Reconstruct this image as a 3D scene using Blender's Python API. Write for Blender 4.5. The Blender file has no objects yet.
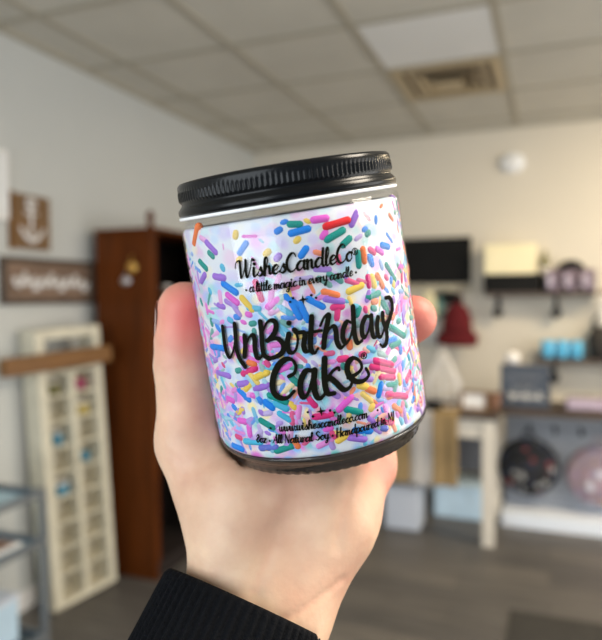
import bpy, bmesh, math, random
import numpy as np
from mathutils import Vector, Matrix
R = math.radians
rnd = random.Random(11)
sc = bpy.context.scene
COL = sc.collection

# ------------------------------------------------------------------ materials
def new_mat(name):
    m = bpy.data.materials.new(name); m.use_nodes = True
    return m, m.node_tree.nodes, m.node_tree.links, m.node_tree.nodes['Principled BSDF']

def mat(name, col, rough=.6, metal=0., vary=.0, scale=8., bump=0., bscale=60., coat=0., stretch=None):
    m, N, L, p = new_mat(name)
    p.inputs['Base Color'].default_value = (*col, 1)
    p.inputs['Roughness'].default_value = rough
    p.inputs['Metallic'].default_value = metal
    p.inputs['Coat Weight'].default_value = coat
    tc = N.new('ShaderNodeTexCoord'); mp = N.new('ShaderNodeMapping')
    L.new(tc.outputs['Object'], mp.inputs[0])
    if stretch: mp.inputs['Scale'].default_value = stretch
    if vary:
        n = N.new('ShaderNodeTexNoise'); n.inputs['Scale'].default_value = scale; n.inputs['Detail'].default_value = 4
        r = N.new('ShaderNodeValToRGB')
        r.color_ramp.elements[0].position = .3; r.color_ramp.elements[1].position = .7
        r.color_ramp.elements[0].color = (*[c*(1-vary) for c in col], 1)
        r.color_ramp.elements[1].color = (*[min(1, c*(1+vary)) for c in col], 1)
        L.new(mp.outputs[0], n.inputs['Vector']); L.new(n.outputs[0], r.inputs[0]); L.new(r.outputs[0], p.inputs['Base Color'])
    if bump:
        n = N.new('ShaderNodeTexNoise'); n.inputs['Scale'].default_value = bscale
        b = N.new('ShaderNodeBump'); b.inputs['Strength'].default_value = bump; b.inputs['Distance'].default_value = .002
        L.new(mp.outputs[0], n.inputs['Vector']); L.new(n.outputs[0], b.inputs['Height']); L.new(b.outputs[0], p.inputs['Normal'])
    return m

def thin_glass(name, tint=(1, 1, 1), gloss=.08):
    m, N, L, p = new_mat(name); N.remove(p)
    out = N['Material Output']
    t = N.new('ShaderNodeBsdfTransparent'); t.inputs[0].default_value = (*tint, 1)
    g = N.new('ShaderNodeBsdfGlossy'); g.inputs['Roughness'].default_value = .03
    f = N.new('ShaderNodeLayerWeight'); f.inputs['Blend'].default_value = .5
    pw = N.new('ShaderNodeMath'); pw.operation = 'POWER'; pw.inputs[1].default_value = 5; L.new(f.outputs['Facing'], pw.inputs[0])
    mr = N.new('ShaderNodeMapRange'); mr.inputs[3].default_value = .03; mr.inputs[4].default_value = gloss*3.5; L.new(pw.outputs[0], mr.inputs[0])
    mx = N.new('ShaderNodeMixShader')
    L.new(mr.outputs[0], mx.inputs[0]); L.new(t.outputs[0], mx.inputs[1]); L.new(g.outputs[0], mx.inputs[2]); L.new(mx.outputs[0], out.inputs[0])
    return m

M = {}
M['wall_left'] = mat('left_wall_paint', (.55, .56, .54), .85, vary=.02, scale=2, bump=.1, bscale=90)
M['wall_back'] = mat('back_wall_paint', (.66, .61, .52), .85, vary=.02, scale=2, bump=.1, bscale=90)
M['tile'] = mat('ceiling_tile', (.60, .575, .51), .9, vary=.05, scale=3, bump=.3, bscale=180)
M['tile_new'] = mat('new_ceiling_tile', (.80, .80, .79), .85, vary=.02, scale=3)
M['tbar'] = mat('ceiling_bar', (.42, .385, .31), .6)
M['black'] = mat('black_paint', (.006, .006, .006), .7, vary=.2)
M['blackmetal'] = mat('black_metal', (.02, .02, .022), .4, .6)
M['darkwood'] = mat('dark_wood', (.06, .04, .028), .5, vary=.35, scale=5, stretch=(1, 8, 8))
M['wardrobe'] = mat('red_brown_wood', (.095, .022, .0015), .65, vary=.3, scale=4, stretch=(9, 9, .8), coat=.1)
M['wardrobe_in'] = mat('shaded_interior_wood', (.008, .003, .002), .8, vary=.3, scale=4)  # near-black colour paints in the shade inside the open wardrobe
M['plank'] = mat('honey_wood', (.17, .07, .010), .5, vary=.25, scale=6, stretch=(8, 1, 8))
M['cream'] = mat('cream_paint', (.62, .58, .46), .6, vary=.08, scale=14)
M['cream_back'] = mat('aged_cream_board', (.47, .43, .33), .7, vary=.15, scale=14)
M['signwood'] = mat('weathered_sign_wood', (.20, .13, .09), .7, vary=.3, scale=7, stretch=(6, 1, 6))
M['signwood2'] = mat('brown_sign_wood', (.19, .105, .045), .7, vary=.3, scale=7, stretch=(6, 6, 1))
M['whitepaint'] = mat('white_paint', (.82, .80, .78), .5)
M['whiteplastic'] = mat('white_plastic', (.82, .83, .84), .35)
M['gold'] = mat('brass', (.75, .45, .12), .35, .9)
M['silver'] = mat('silver', (.7, .68, .7), .3, .9)
M['kraft'] = mat('tan_canvas', (.27, .185, .085), .85, vary=.08, scale=20, bump=.2, bscale=250)
M['greycloth'] = mat('grey_canvas', (.42, .40, .385), .85, vary=.05, scale=20)
M['deskleg'] = mat('desk_cream_paint', (.66, .61, .53), .55, vary=.05)
M['graypanel'] = mat('grey_panel', (.13, .135, .15), .6, vary=.1)
M['slate'] = mat('slate_board', (.055, .07, .10), .6, vary=.2, scale=9)
M['peg'] = mat('grey_pegboard', (.40, .42, .46), .6, vary=.04)
M['palebox'] = mat('pale_cream_card', (.92, .83, .55), .6, vary=.03)
M['mug'] = mat('mauve_glaze', (.17, .13, .17), .3, vary=.25, scale=25)
M['mug2'] = mat('mauve_glaze_pale', (.62, .53, .64), .3)
M['blue'] = mat('sky_blue_glaze', (.12, .50, .80), .3, vary=.05)
M['red'] = mat('red_knit', (.11, .002, .005), .9, vary=.15, scale=30, bump=.5, bscale=150)
M['teal'] = mat('teal_cloth', (.14, .28, .26), .9, vary=.1)
M['towel'] = mat('cream_towel', (.80, .72, .46), .9, vary=.05, bump=.4, bscale=200)
M['whitecloth'] = mat('white_cloth', (.72, .72, .70), .9, vary=.05, bump=.3, bscale=200)
M['lilac'] = mat('lilac_card', (.42, .35, .46), .6)
M['bin_white'] = mat('white_bin_plastic', (.58, .62, .70), .35)
M['bin_blue'] = mat('pale_blue_bin_plastic', (.50, .66, .80), .35, vary=.08, scale=12)
M['deck'] = mat('white_deck', (.74, .80, .90), .4)
M['rubber'] = mat('dark_mat', (.03, .028, .025), .9, bump=.4, bscale=120, vary=.2, scale=30)
M['shelfmetal'] = mat('grey_shelf_metal', (.22, .24, .26), .4, .5)
M['pinkitem'] = mat('pink_enamel', (.36, .03, .13), .4)
M['yellowitem'] = mat('yellow_enamel', (.42, .33, .09), .4)
M['tealitem'] = mat('blue_green_enamel', (.05, .22, .34), .4)
M['oliveitem'] = mat('olive_enamel', (.16, .15, .05), .5)
M['charcoal'] = mat('charcoal_weave', (.055, .05, .045), .9, vary=.3, scale=60)
M['terracotta'] = mat('brown_clay', (.20, .10, .06), .7)
M['vent'] = mat('tan_vent_metal', (.50, .40, .25), .35, .35)
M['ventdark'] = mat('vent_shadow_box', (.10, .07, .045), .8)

def flower_fabric(name, base, cols, scale):
    m, N, L, p = new_mat(name); p.inputs['Roughness'].default_value = .7
    tc = N.new('ShaderNodeTexCoord'); v = N.new('ShaderNodeTexVoronoi'); v.inputs['Scale'].default_value = scale
    L.new(tc.outputs['Object'], v.inputs['Vector'])
    r = N.new('ShaderNodeValToRGB'); r.color_ramp.interpolation = 'CONSTANT'
    while len(r.color_ramp.elements) < len(cols): r.color_ramp.elements.new(.5)
    for i, c in enumerate(cols):
        r.color_ramp.elements[i].position = i/len(cols); r.color_ramp.elements[i].color = (*c, 1)
    sx = N.new('ShaderNodeSeparateColor'); L.new(v.outputs['Color'], sx.inputs[0]); L.new(sx.outputs[0], r.inputs[0])
    st = N.new('ShaderNodeMath'); st.operation = 'LESS_THAN'; st.inputs[1].default_value = .46
    L.new(v.outputs['Distance'], st.inputs[0])
    mx = N.new('ShaderNodeMix'); mx.data_type = 'RGBA'; mx.inputs[6].default_value = (*base, 1)
    L.new(st.outputs[0], mx.inputs[0]); L.new(r.outputs[0], mx.inputs[7]); L.new(mx.outputs[2], p.inputs['Base Color'])
    return m
M['bag_black'] = flower_fabric('black_print_fabric', (.008, .008, .010), [(.01, .01, .012), (.30, .30, .30), (.012, .02, .05), (.02, .02, .02), (.20, .03, .03), (.02, .03, .06)], 22)
M['bag_pink'] = flower_fabric('pink_print_fabric', (.36, .27, .31), [(.42, .22, .24), (.62, .62, .72), (.30, .26, .36), (.48, .34, .28), (.7, .72, .8), (.36, .26, .36)], 17)

def floor_mat():
    m, N, L, p = new_mat('grey_vinyl_planks')
    tc = N.new('ShaderNodeTexCoord')
    b = N.new('ShaderNodeTexBrick'); b.offset = .37; b.inputs['Scale'].default_value = 1
    b.inputs['Brick Width'].default_value = 1.2; b.inputs['Row Height'].default_value = .18; b.inputs['Mortar Size'].default_value = .002
    b.inputs['Color1'].default_value = (.092, .090, .090, 1); b.inputs['Color2'].default_value = (.145, .138, .130, 1); b.inputs['Mortar'].default_value = (.07, .065, .06, 1)
    L.new(tc.outputs['Object'], b.inputs['Vector'])
    mp = N.new('ShaderNodeMapping'); mp.inputs['Scale'].default_value = (1.2, 14, 1); L.new(tc.outputs['Object'], mp.inputs[0])
    n = N.new('ShaderNodeTexNoise'); n.inputs['Scale'].default_value = 2.5; n.inputs['Detail'].default_value = 6; L.new(mp.outputs[0], n.inputs['Vector'])
    r = N.new('ShaderNodeValToRGB'); r.color_ramp.elements[0].position = .3; r.color_ramp.elements[0].color = (.62, .6, .58, 1)
    r.color_ramp.elements[1].position = .75; r.color_ramp.elements[1].color = (1.2, 1.15, 1.08, 1); L.new(n.outputs[0], r.inputs[0])
    mx = N.new('ShaderNodeMix'); mx.data_type = 'RGBA'; mx.blend_type = 'MULTIPLY'; mx.inputs[0].default_value = 1
    L.new(b.outputs['Color'], mx.inputs[6]); L.new(r.outputs[0], mx.inputs[7]); L.new(mx.outputs[2], p.inputs['Base Color'])
    p.inputs['Roughness'].default_value = .5
    return m
M['floor'] = floor_mat()

def pegboard_mat():
    m, N, L, p = new_mat('pegboard_with_holes'); p.inputs['Roughness'].default_value = .6
    tc = N.new('ShaderNodeTexCoord'); v = N.new('ShaderNodeTexVoronoi'); v.inputs['Scale'].default_value = 36; v.inputs['Randomness'].default_value = 0
    L.new(tc.outputs['Object'], v.inputs['Vector'])
    r = N.new('ShaderNodeValToRGB'); r.color_ramp.elements[0].position = .12; r.color_ramp.elements[0].color = (.05, .05, .06, 1)
    r.color_ramp.elements[1].position = .2; r.color_ramp.elements[1].color = (.40, .42, .46, 1)
    L.new(v.outputs['Distance'], r.inputs[0]); L.new(r.outputs[0], p.inputs['Base Color'])
    return m
M['peg'] = pegboard_mat()

def skin_mat():
    m, N, L, p = new_mat('skin')
    a = N.new('ShaderNodeAttribute'); a.attribute_name = 'blush'
    tc = N.new('ShaderNodeTexCoord')
    n = N.new('ShaderNodeTexNoise'); n.inputs['Scale'].default_value = 70; n.inputs['Detail'].default_value = 4; L.new(tc.outputs['Object'], n.inputs['Vector'])
    n2 = N.new('ShaderNodeTexNoise'); n2.inputs['Scale'].default_value = 420; n2.inputs['Detail'].default_value = 3; L.new(tc.outputs['Object'], n2.inputs['Vector'])
    r = N.new('ShaderNodeValToRGB'); r.color_ramp.elements[0].position = .3; r.color_ramp.elements[0].color = (.61, .37, .25, 1)
    r.color_ramp.elements[1].position = .72; r.color_ramp.elements[1].color = (.76, .53, .36, 1); L.new(n.outputs[0], r.inputs[0])
    mx = N.new('ShaderNodeMix'); mx.data_type = 'RGBA'; mx.inputs[7].default_value = (.70, .13, .11, 1)
    L.new(a.outputs['Fac'], mx.inputs[0]); L.new(r.outputs[0], mx.inputs[6]); L.new(mx.outputs[2], p.inputs['Base Color'])
    b = N.new('ShaderNodeBump'); b.inputs['Strength'].default_value = .25; b.inputs['Distance'].default_value = .0006
    L.new(n2.outputs[0], b.inputs['Height']); L.new(b.outputs[0], p.inputs['Normal'])
    p.inputs['Roughness'].default_value = .5
    p.inputs['Subsurface Weight'].default_value = .12
    p.inputs['Subsurface Radius'].default_value = (1., .35, .2); p.inputs['Subsurface Scale'].default_value = .004
    return m
M['skin'] = skin_mat()
M['nail'] = mat('nail', (.80, .52, .46), .3)
M['sleeve'] = mat('black_rib_knit', (.0022, .0026, .004), .9, vary=.2, scale=300, bump=.4, bscale=900)

def wax_mat():
    m, N, L, p = new_mat('white_wax_with_dye')
    tc = N.new('ShaderNodeTexCoord')
    sx = N.new('ShaderNodeSeparateXYZ'); L.new(tc.outputs['Object'], sx.inputs[0])
    mr = N.new('ShaderNodeMapRange'); mr.inputs[1].default_value = .077; mr.inputs[2].default_value = .035; mr.inputs[3].default_value = .28; mr.inputs[4].default_value = .95
    L.new(sx.outputs[2], mr.inputs[0])          # the dye has bled most near the bottom, where the sprinkles settled
    cur = None
    for scale, seed, pal in ((125, 0., [(.74, .20, .66), (.70, .69, .72), (.20, .44, .80), (.46, .28, .74), (.70, .69, .72), (.80, .36, .60)]),
                             (190, 5.3, [(.26, .66, .72), (.74, .16, .58), (.70, .69, .72), (.40, .24, .72), (.70, .68, .74), (.86, .42, .36), (.22, .46, .84)]),
                             (260, 9.1, [(.74, .2, .62), (.88, .72, .34), (.70, .68, .74), (.24, .50, .84), (.56, .36, .80), (.70, .69, .72), (.18, .60, .56)])):
        mp = N.new('ShaderNodeMapping'); mp.inputs['Location'].default_value = (seed, seed*.7, seed*.3); mp.inputs['Rotation'].default_value = (.4+seed, .3, .2); mp.inputs['Scale'].default_value = (1, .62, 1)
        L.new(tc.outputs['Object'], mp.inputs[0])
        v = N.new('ShaderNodeTexVoronoi'); v.inputs['Scale'].default_value = scale; L.new(mp.outputs[0], v.inputs['Vector'])
        sp = N.new('ShaderNodeSeparateColor'); L.new(v.outputs['Color'], sp.inputs[0])
        r = N.new('ShaderNodeValToRGB'); r.color_ramp.interpolation = 'CONSTANT'
        while len(r.color_ramp.elements) < len(pal): r.color_ramp.elements.new(.5)
        for i, c in enumerate(pal):
            r.color_ramp.elements[i].position = i/len(pal); r.color_ramp.elements[i].color = (*c, 1)
        L.new(sp.outputs[0], r.inputs[0])
        d = N.new('ShaderNodeMapRange'); d.interpolation_type = 'SMOOTHSTEP'; d.inputs[1].default_value = .62; d.inputs[2].default_value = .22; L.new(v.outputs['Distance'], d.inputs[0])
        mu = N.new('ShaderNodeMath'); mu.operation = 'MULTIPLY'; L.new(d.outputs[0], mu.inputs[0]); L.new(mr.outputs[0], mu.inputs[1])
        m2 = N.new('ShaderNodeMix'); m2.data_type = 'RGBA'; m2.inputs[6].default_value = (.70, .71, .74, 1)
        L.new(mu.outputs[0], m2.inputs[0]); L.new(r.outputs[0], m2.inputs[7])
        if cur: L.new(cur, m2.inputs[6])
        cur = m2.outputs[2]
    L.new(cur, p.inputs['Base Color'])
    p.inputs['Roughness'].default_value = .5
    return m
M['wax'] = wax_mat()
M['lid'] = mat('black_lid_metal', (.003, .0035, .0045), .24)
for q, v in (('lid', .22), ('sleeve', .15), ('black', .2), ('wardrobe', .12)): M[q].node_tree.nodes['Principled BSDF'].inputs['Specular IOR Level'].default_value = v
M['liner'] = mat('white_liner', (.9, .9, .9), .4)
M['ink'] = mat('black_ink', (.006, .006, .003), .8); M['ink'].node_tree.nodes['Principled BSDF'].inputs['Specular IOR Level'].default_value = .08
M['glass'] = thin_glass('clear_glass', (.985, .99, .995), .07)
M['shelfglass'] = thin_glass('blue_shelf_glass', (.72, .86, .95), .12)
def base_glass():
    m, N, L, p = new_mat('thick_base_glass')
    p.inputs['Base Color'].default_value = (.10, .08, .07, 1); p.inputs['Transmission Weight'].default_value = .7  # dark tint stands in for dark surroundings refracted through the clear foot
    p.inputs['Roughness'].default_value = .08; p.inputs['IOR'].default_value = 1.5
    return m
M['baseglass'] = base_glass()
SPC = {'b': (.0, .24, .82), 'y': (.93, .63, .09), 'o': (.95, .22, .06), 'p': (.78, .025, .20), 'm': (.85, .13, .64), 'v': (.37, .17, .68),
       't': (.0, .30, .25), 'r': (.80, .012, .02), 'c': (.07, .49, .72), 'u': (.14, .18, .62)}
for k, c in SPC.items(): M['sp'+k] = mat('sprinkle_'+{'b': 'blue', 'y': 'yellow', 'o': 'orange', 'p': 'hot_pink', 'm': 'magenta', 'v': 'lavender', 't': 'green', 'r': 'red', 'c': 'aqua', 'u': 'indigo'}[k], tuple(.82*v for v in c), .6)
for k in SPC: M['sp'+k].node_tree.nodes['Principled BSDF'].inputs['Specular IOR Level'].default_value = .2
def soft_sprinkles():
    m, N, L, p = new_mat('mixed_sprinkles')
    a = N.new('ShaderNodeAttribute'); a.attribute_name = 'tint'; L.new(a.outputs['Color'], p.inputs['Base Color'])
    p.inputs['Roughness'].default_value = .6; p.inputs['Specular IOR Level'].default_value = .2
    return m
M['spmix'] = soft_sprinkles()

# ------------------------------------------------------------------ mesh helpers
class MB:
    def __init__(s): s.v = []; s.f = []; s.sm = []; s.col = []
    def add(s, vs, fs, smooth=False):
        o = len(s.v); s.v += [tuple(x) for x in vs]; s.f += [tuple(i+o for i in f) for f in fs]; s.sm += [smooth]*len(fs); return s
    def box(s, x0, x1, y0, y1, z0, z1, bev=0.):
        bm = bmesh.new(); bmesh.ops.create_cube(bm, size=1)
        for v in bm.verts: v.co = Vector((x0+(v.co.x+.5)*(x1-x0), y0+(v.co.y+.5)*(y1-y0), z0+(v.co.z+.5)*(z1-z0)))
        if bev: bmesh.ops.bevel(bm, geom=bm.edges[:], offset=bev, segments=2, affect='EDGES', profile=.5)
        bm.verts.index_update(); s.add([v.co[:] for v in bm.verts], [[v.index for v in f.verts] for f in bm.faces]); bm.free(); return s
    def lathe(s, prof, seg=32, c=(0, 0, 0), mod=None, caps=True):
        vs = []; fs = []
        n = len(prof)
        for i, (r, z) in enumerate(prof):
            for k in range(seg):
                a = 2*math.pi*k/seg; rr = r + (mod(i, k) if mod else 0)
                vs.append((c[0]+rr*math.cos(a), c[1]+rr*math.sin(a), c[2]+z))
        for i in range(n-1):
            for k in range(seg):
                k2 = (k+1) % seg; fs.append((i*seg+k, i*seg+k2, (i+1)*seg+k2, (i+1)*seg+k))
        s.add(vs, fs, True)
        if caps:
            o = len(s.v)-len(vs)
            s.f += [tuple(o+k for k in reversed(range(seg))), tuple(o+(n-1)*seg+k for k in range(seg))]; s.sm += [False, False]
        return s
    def tube(s, pts, r, seg=8, cyc=False):
        P = [Vector(p) for p in pts]; n = len(P); vs = []; fs = []
        rr = r if isinstance(r, (list, tuple)) else [r]*n
        up = None
        for i in range(n):
            t = (P[min(i+1, n-1)]-P[max(i-1, 0)]).normalized()
            if up is None: up = t.orthogonal().normalized()
            up = (up - t*up.dot(t)).normalized(); b = t.cross(up)
            for k in range(seg):
                a = 2*math.pi*k/seg; vs.append(P[i]+(up*math.cos(a)+b*math.sin(a))*rr[i])
        for i in range(n-1):
            for k in range(seg): k2 = (k+1) % seg; fs.append((i*seg+k, i*seg+k2, (i+1)*seg+k2, (i+1)*seg+k))
        fs += [tuple(reversed(range(seg))), tuple((n-1)*seg+k for k in range(seg))]
        s.add(vs, fs, True); return s
    def ball(s, c, r, sc_=(1, 1, 1), seg=24):
        pr = [(max(1e-5, r*math.sin(math.pi*i/12)), -r*math.cos(math.pi*i/12)) for i in range(13)]
        o = len(s.v); s.lathe(pr, seg, (0, 0, 0), caps=False)
        for i in range(o, len(s.v)): s.v[i] = (c[0]+s.v[i][0]*sc_[0], c[1]+s.v[i][1]*sc_[1], c[2]+s.v[i][2]*sc_[2])
        return s
    def prism(s, poly, y0, y1):      # poly in (x, z), extruded in y
        n = len(poly)
        s.add([(x, y0, z) for x, z in poly]+[(x, y1, z) for x, z in poly],
              [tuple(range(n)), tuple(reversed(range(n, 2*n)))]+[(i, n+i, n+(i+1) % n, (i+1) % n) for i in range(n)]); return s
    def build(s, name, m, parent=None, loc=None, bevel=0.):
        me = bpy.data.meshes.new(name); me.from_pydata(s.v, [], s.f); me.validate(); me.update()
        bm = bmesh.new(); bm.from_mesh(me); bmesh.ops.recalc_face_normals(bm, faces=bm.faces); bm.to_mesh(me); bm.free()
        if len(me.polygons) == len(s.sm): me.polygons.foreach_set('use_smooth', s.sm)
        me.materials.append(m)
        o = bpy.data.objects.new(name, me); COL.objects.link(o)
        if parent: o.parent = parent
        if loc: o.location = loc
        if bevel:
            b = o.modifiers.new('bevel', 'BEVEL'); b.width = bevel; b.segments = 2; b.limit_method = 'ANGLE'
        return o

def tag(o, label, cat, group=None):
    o['label'] = label; o['category'] = cat
    if group: o['group'] = group
    return o
def thing(name, label, cat, loc=(0, 0, 0), rz=0., group=None):
    o = bpy.data.objects.new(name, None); o.empty_display_size = .05; COL.objects.link(o)
    o.location = loc; o.rotation_euler = (0, 0, rz); return tag(o, label, cat, group)
def struct(o): o['kind'] = 'structure'; return o
def dup(o, loc, label, group=None):
    c = o.copy(); COL.objects.link(c); c.location = loc; c['label'] = label
    if group: c['group'] = group
    for ch in o.children:
        d = ch.copy(); COL.objects.link(d); d.parent = c
        for g in ch.children:
            e = g.copy(); COL.objects.link(e); e.parent = d
    return c
def box(name, m, parent, *a, bev=0.): return MB().box(*a, bev=bev).build(name, m, parent)

# ------------------------------------------------------------------ camera: a phone held at 1.47 m, turned 21 degrees left of the room's depth axis
EYE = Vector((0, 0, 1.47))
yaw, pitch, roll = .3735, .0357, -.0067
F = Vector((-math.sin(yaw)*math.cos(pitch), math.cos(yaw)*math.cos(pitch), -math.sin(pitch)))
R0 = Vector((math.cos(yaw), math.sin(yaw), 0)); U0 = R0.cross(F)
RT = R0*math.cos(roll)+U0*math.sin(roll); UP = U0*math.cos(roll)-R0*math.sin(roll)
cam = bpy.data.cameras.new('camera'); co = bpy.data.objects.new('camera', cam); COL.objects.link(co)
co.matrix_world = Matrix(((RT.x, UP.x, -F.x, EYE.x), (RT.y, UP.y, -F.y, EYE.y), (RT.z, UP.z, -F.z, EYE.z), (0, 0, 0, 1)))
cam.sensor_fit = 'HORIZONTAL'; cam.sensor_width = 36; cam.lens = 36*640/602
cam.clip_start = .01
cam.dof.use_dof = True; cam.dof.focus_distance = .197; cam.dof.aperture_fstop = cam.lens/3.7
sc.camera = co
# the hand and the jar are laid out in metres in a frame at the photographer's eye: x right, y up, d ahead
def eye(x, y, d): return EYE + RT*x + UP*y + F*d
HM = Matrix(((RT.x, UP.x, F.x, EYE.x), (RT.y, UP.y, F.y, EYE.y), (RT.z, UP.z, F.z, EYE.z), (0, 0, 0, 1)))

# ------------------------------------------------------------------ the setting
XL, YB, ZC = -2.32, 4.87, 2.69
struct(box('floor', M['floor'], None, XL, 3.4, -2.6, YB, -.05, 0))
struct(box('wall_left', M['wall_left'], None, XL-.1, XL, -2.6, YB+.1, 0, ZC))
struct(box('wall_back', M['wall_back'], None, XL, 3.4, YB, YB+.1, 0, ZC))
GX, GY = -.2356, 2.801
struct(box('ceiling', M['tile'], None, XL, 3.4, -2.6, YB, ZC, ZC+.05))
tb = MB()
k = -3
while GX+.61*k < 3.4:
    x = GX+.61*k; tb.box(x-.016, x+.016, -2.6, YB, ZC-.008, ZC+.001); k += 1
k = -8
while GY+.61*k < YB:
    y = GY+.61*k; tb.box(XL, 3.4, y-.016, y+.016, ZC-.0075, ZC+.001); k += 1
tb.box(XL, XL+.03, -2.6, YB, ZC-.02, ZC); tb.box(XL, 3.4, YB-.03, YB, ZC-.02, ZC)
struct(tb.build('trim_1', M['tbar']))
struct(box('trim_2', M['tile_new'], None, GX-.592, GX-.018, GY+.018, GY+.592, ZC-.006, ZC))   # the newer, whiter tile
struct(box('baseboard_left', M['whitepaint'], None, XL, XL+.012, -2.6, YB, 0, .09))
struct(box('baseboard_back', M['whitepaint'], None, XL, 3.4, YB-.012, YB, 0, .09))

t = thing('ceiling_vent', 'square tan metal air vent set in the ceiling grid beside the whiter tile', 'vent', (GX-.305, GY+.915, ZC))
m = MB()
for a, b in ((.287, .235),):
    m.box(-a, a, -a, -b, -.012, -.001); m.box(-a, a, b, a, -.012, -.001); m.box(-a, -b, -b, b, -.012, -.001); m.box(b, a, -b, b, -.012, -.001)
m.build('frame', M['vent'], t)
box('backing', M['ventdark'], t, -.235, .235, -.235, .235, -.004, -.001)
for a, h in ((.205, .030), (.155, .040), (.105, .048)):
    m = MB(); b = a-.028
    P = [(-a, -a, -h+.02), (a, -a, -h+.02), (a, a, -h+.02), (-a, a, -h+.02)]; Q = [(-b, -b, -.006), (b, -b, -.006), (b, b, -.006), (-b, b, -.006)]
    P2 = [(x, y, z+.003) for x, y, z in P]; Q2 = [(x, y, z+.003) for x, y, z in Q]
    m.add(P+Q+P2+Q2, [(i, (i+1) % 4, 4+(i+1) % 4, 4+i) for i in range(4)]+[(8+i, 12+i, 12+(i+1) % 4, 8+(i+1) % 4) for i in range(4)]+[(i, 8+i, 8+(i+1) % 4, (i+1) % 4) for i in range(4)]+[(4+i, 4+(i+1) % 4, 12+(i+1) % 4, 12+i) for i in range(4)])
    m.build('louver', M['vent'], t)
box('center_plate', M['vent'], t, -.07, .07, -.07, .07, -.035, -.03)

t = thing('wall_alarm', 'small round white device high on the beige back wall', 'alarm', (-.27, YB, 2.42))
m = MB().lathe([(.03, 0), (.088, 0), (.088, .02), (.07, .042), (.02, .046)], 32)
m.v = [(x, -z, y*.82) for x, y, z in m.v]; m.build('housing', M['whiteplastic'], t)
m = MB().lathe([(.002, .045), (.02, .045), (.02, .05), (.002, .051)], 16); m.v = [(x, -z, y) for x, y, z in m.v]; m.build('button', M['whitepaint'], t)

# ------------------------------------------------------------------ left wall
def scribble(parent, y0, y1, zc, h, x, th, m, n, seed, name='painted_lettering'):
    r = random.Random(seed); pts = []
    for i in range(n*6+1):
        u = i/(n*6); ph = u*n*2*math.pi
        pts.append((x, y0+(y1-y0)*u+.014*math.sin(ph+.6), zc+h*(.5+.35*math.sin(u*37+seed))*math.sin(ph)))
    o = MB().tube(pts, th, 6).build(name, m, parent)
    return o
t = thing('picture_frame', 'white framed picture cut off by the photo edge, top left on grey wall', 'picture', (XL, 2.07, 1.83))
m = MB(); m.box(0, .022, -.17, .17, 0, .025); m.box(0, .022, -.17, .17, .285, .31); m.box(0, .022, -.17, -.145, .025, .285); m.box(0, .022, .145, .17, .025, .285); m.build('frame', M['whitepaint'], t)
box('print', M['whitecloth'], t, .001, .01, -.145, .145, .025, .285)

t = thing('wooden_sign', 'small square brown wooden sign with white painted motif on grey wall', 'sign', (XL, 2.375, 1.705))
m = MB()
for i in range(4): m.box(.002, .022, -.12+.06*i, -.0615+.06*i, 0, .255, .002)
m.build('board', M['signwood2'], t)
m = MB(); m.box(0, .03, -.125, -.112, -.004, .259); m.build('edge_strip', M['plank'], t)
m = MB()
m.tube([(.024, -.005, .225), (.024, -.005, .06)], .007, 6)
m.tube([(.024, -.075+.0125*i, .10-.06*math.sin(math.pi*i/12)) for i in range(13)], [.006+.006*math.sin(math.pi*i/12) for i in range(13)], 6)
m.tube([(.024, -.005+.025*math.cos(a), .215+.022*math.sin(a)) for a in np.linspace(0, 6.28, 17)], .006, 6)
m.tube([(.024, -.045, .17), (.024, .035, .17)], .006, 6)
m.build('painted_motif', M['whitepaint'], t)

t = thing('lettered_sign', 'long framed wooden sign with white script lettering on grey wall', 'sign', (XL, 2.505, 1.445))
m = MB(); m.box(0, .028, -.315, .315, 0, .022, .002); m.box(0, .028, -.315, .315, .198, .22, .002); m.box(0, .028, -.315, -.293, .022, .198, .002); m.box(0, .028, .293, .315, .022, .198, .002)
m.build('frame', M['darkwood'], t)
m = MB()
for i in range(3): m.box(.002, .016, -.293, .293, .022+.0587*i, .0797+.0587*i, .001)
m.build('board', M['signwood'], t)
scribble(t, -.255, .255, .108, .055, .018, .0095, M['whitepaint'], 9, 3)

# leaning pigeonhole rack
t = thing('cubby_rack', 'tall cream pigeonhole rack with two columns leaning on the left wall', 'rack', (-2.225, 2.515, 0.009))
t.rotation_euler = (R(2.3), -R(1.6), -R(11))
W, D, H = .37, .115, 1.32
y0, y1 = -W/2, W/2
for (a, b) in ((y0, y0+.05), (y1-.04, y1)): box('side_board', M['cream'], t, 0, D, a, b, 0, H, bev=.002)
box('back_panel', M['cream_back'], t, .0, .008, y0+.05, y1-.04, .02, 1.10)
box('center_divider', M['cream'], t, .008, D, -.012, .016, .03, 1.12)
box('top_rail', M['cream'], t, 0, D, y0+.05, y1-.04, 1.275, H); box('bottom_rail', M['cream'], t, 0, D, y0+.05, y1-.04, 0, .03)
rows = [.03+.121*i for i in range(1, 10)]
for z in rows[:-1]:
    for a, b in ((y0+.05, -.012), (.016, y1-.04)): box('shelf', M['cream'], t, .008, D-.012, a, b, z-.006, z+.006)
box('shelf', M['cream'], t, .008, D, y0+.05, y1-.04, 1.107, 1.122)
box('wooden_ledge', M['plank'], t, D, D+.05, -.37, .21, 1.135, 1.215, bev=.003)
Mt = t.matrix_basis.copy()
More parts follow.
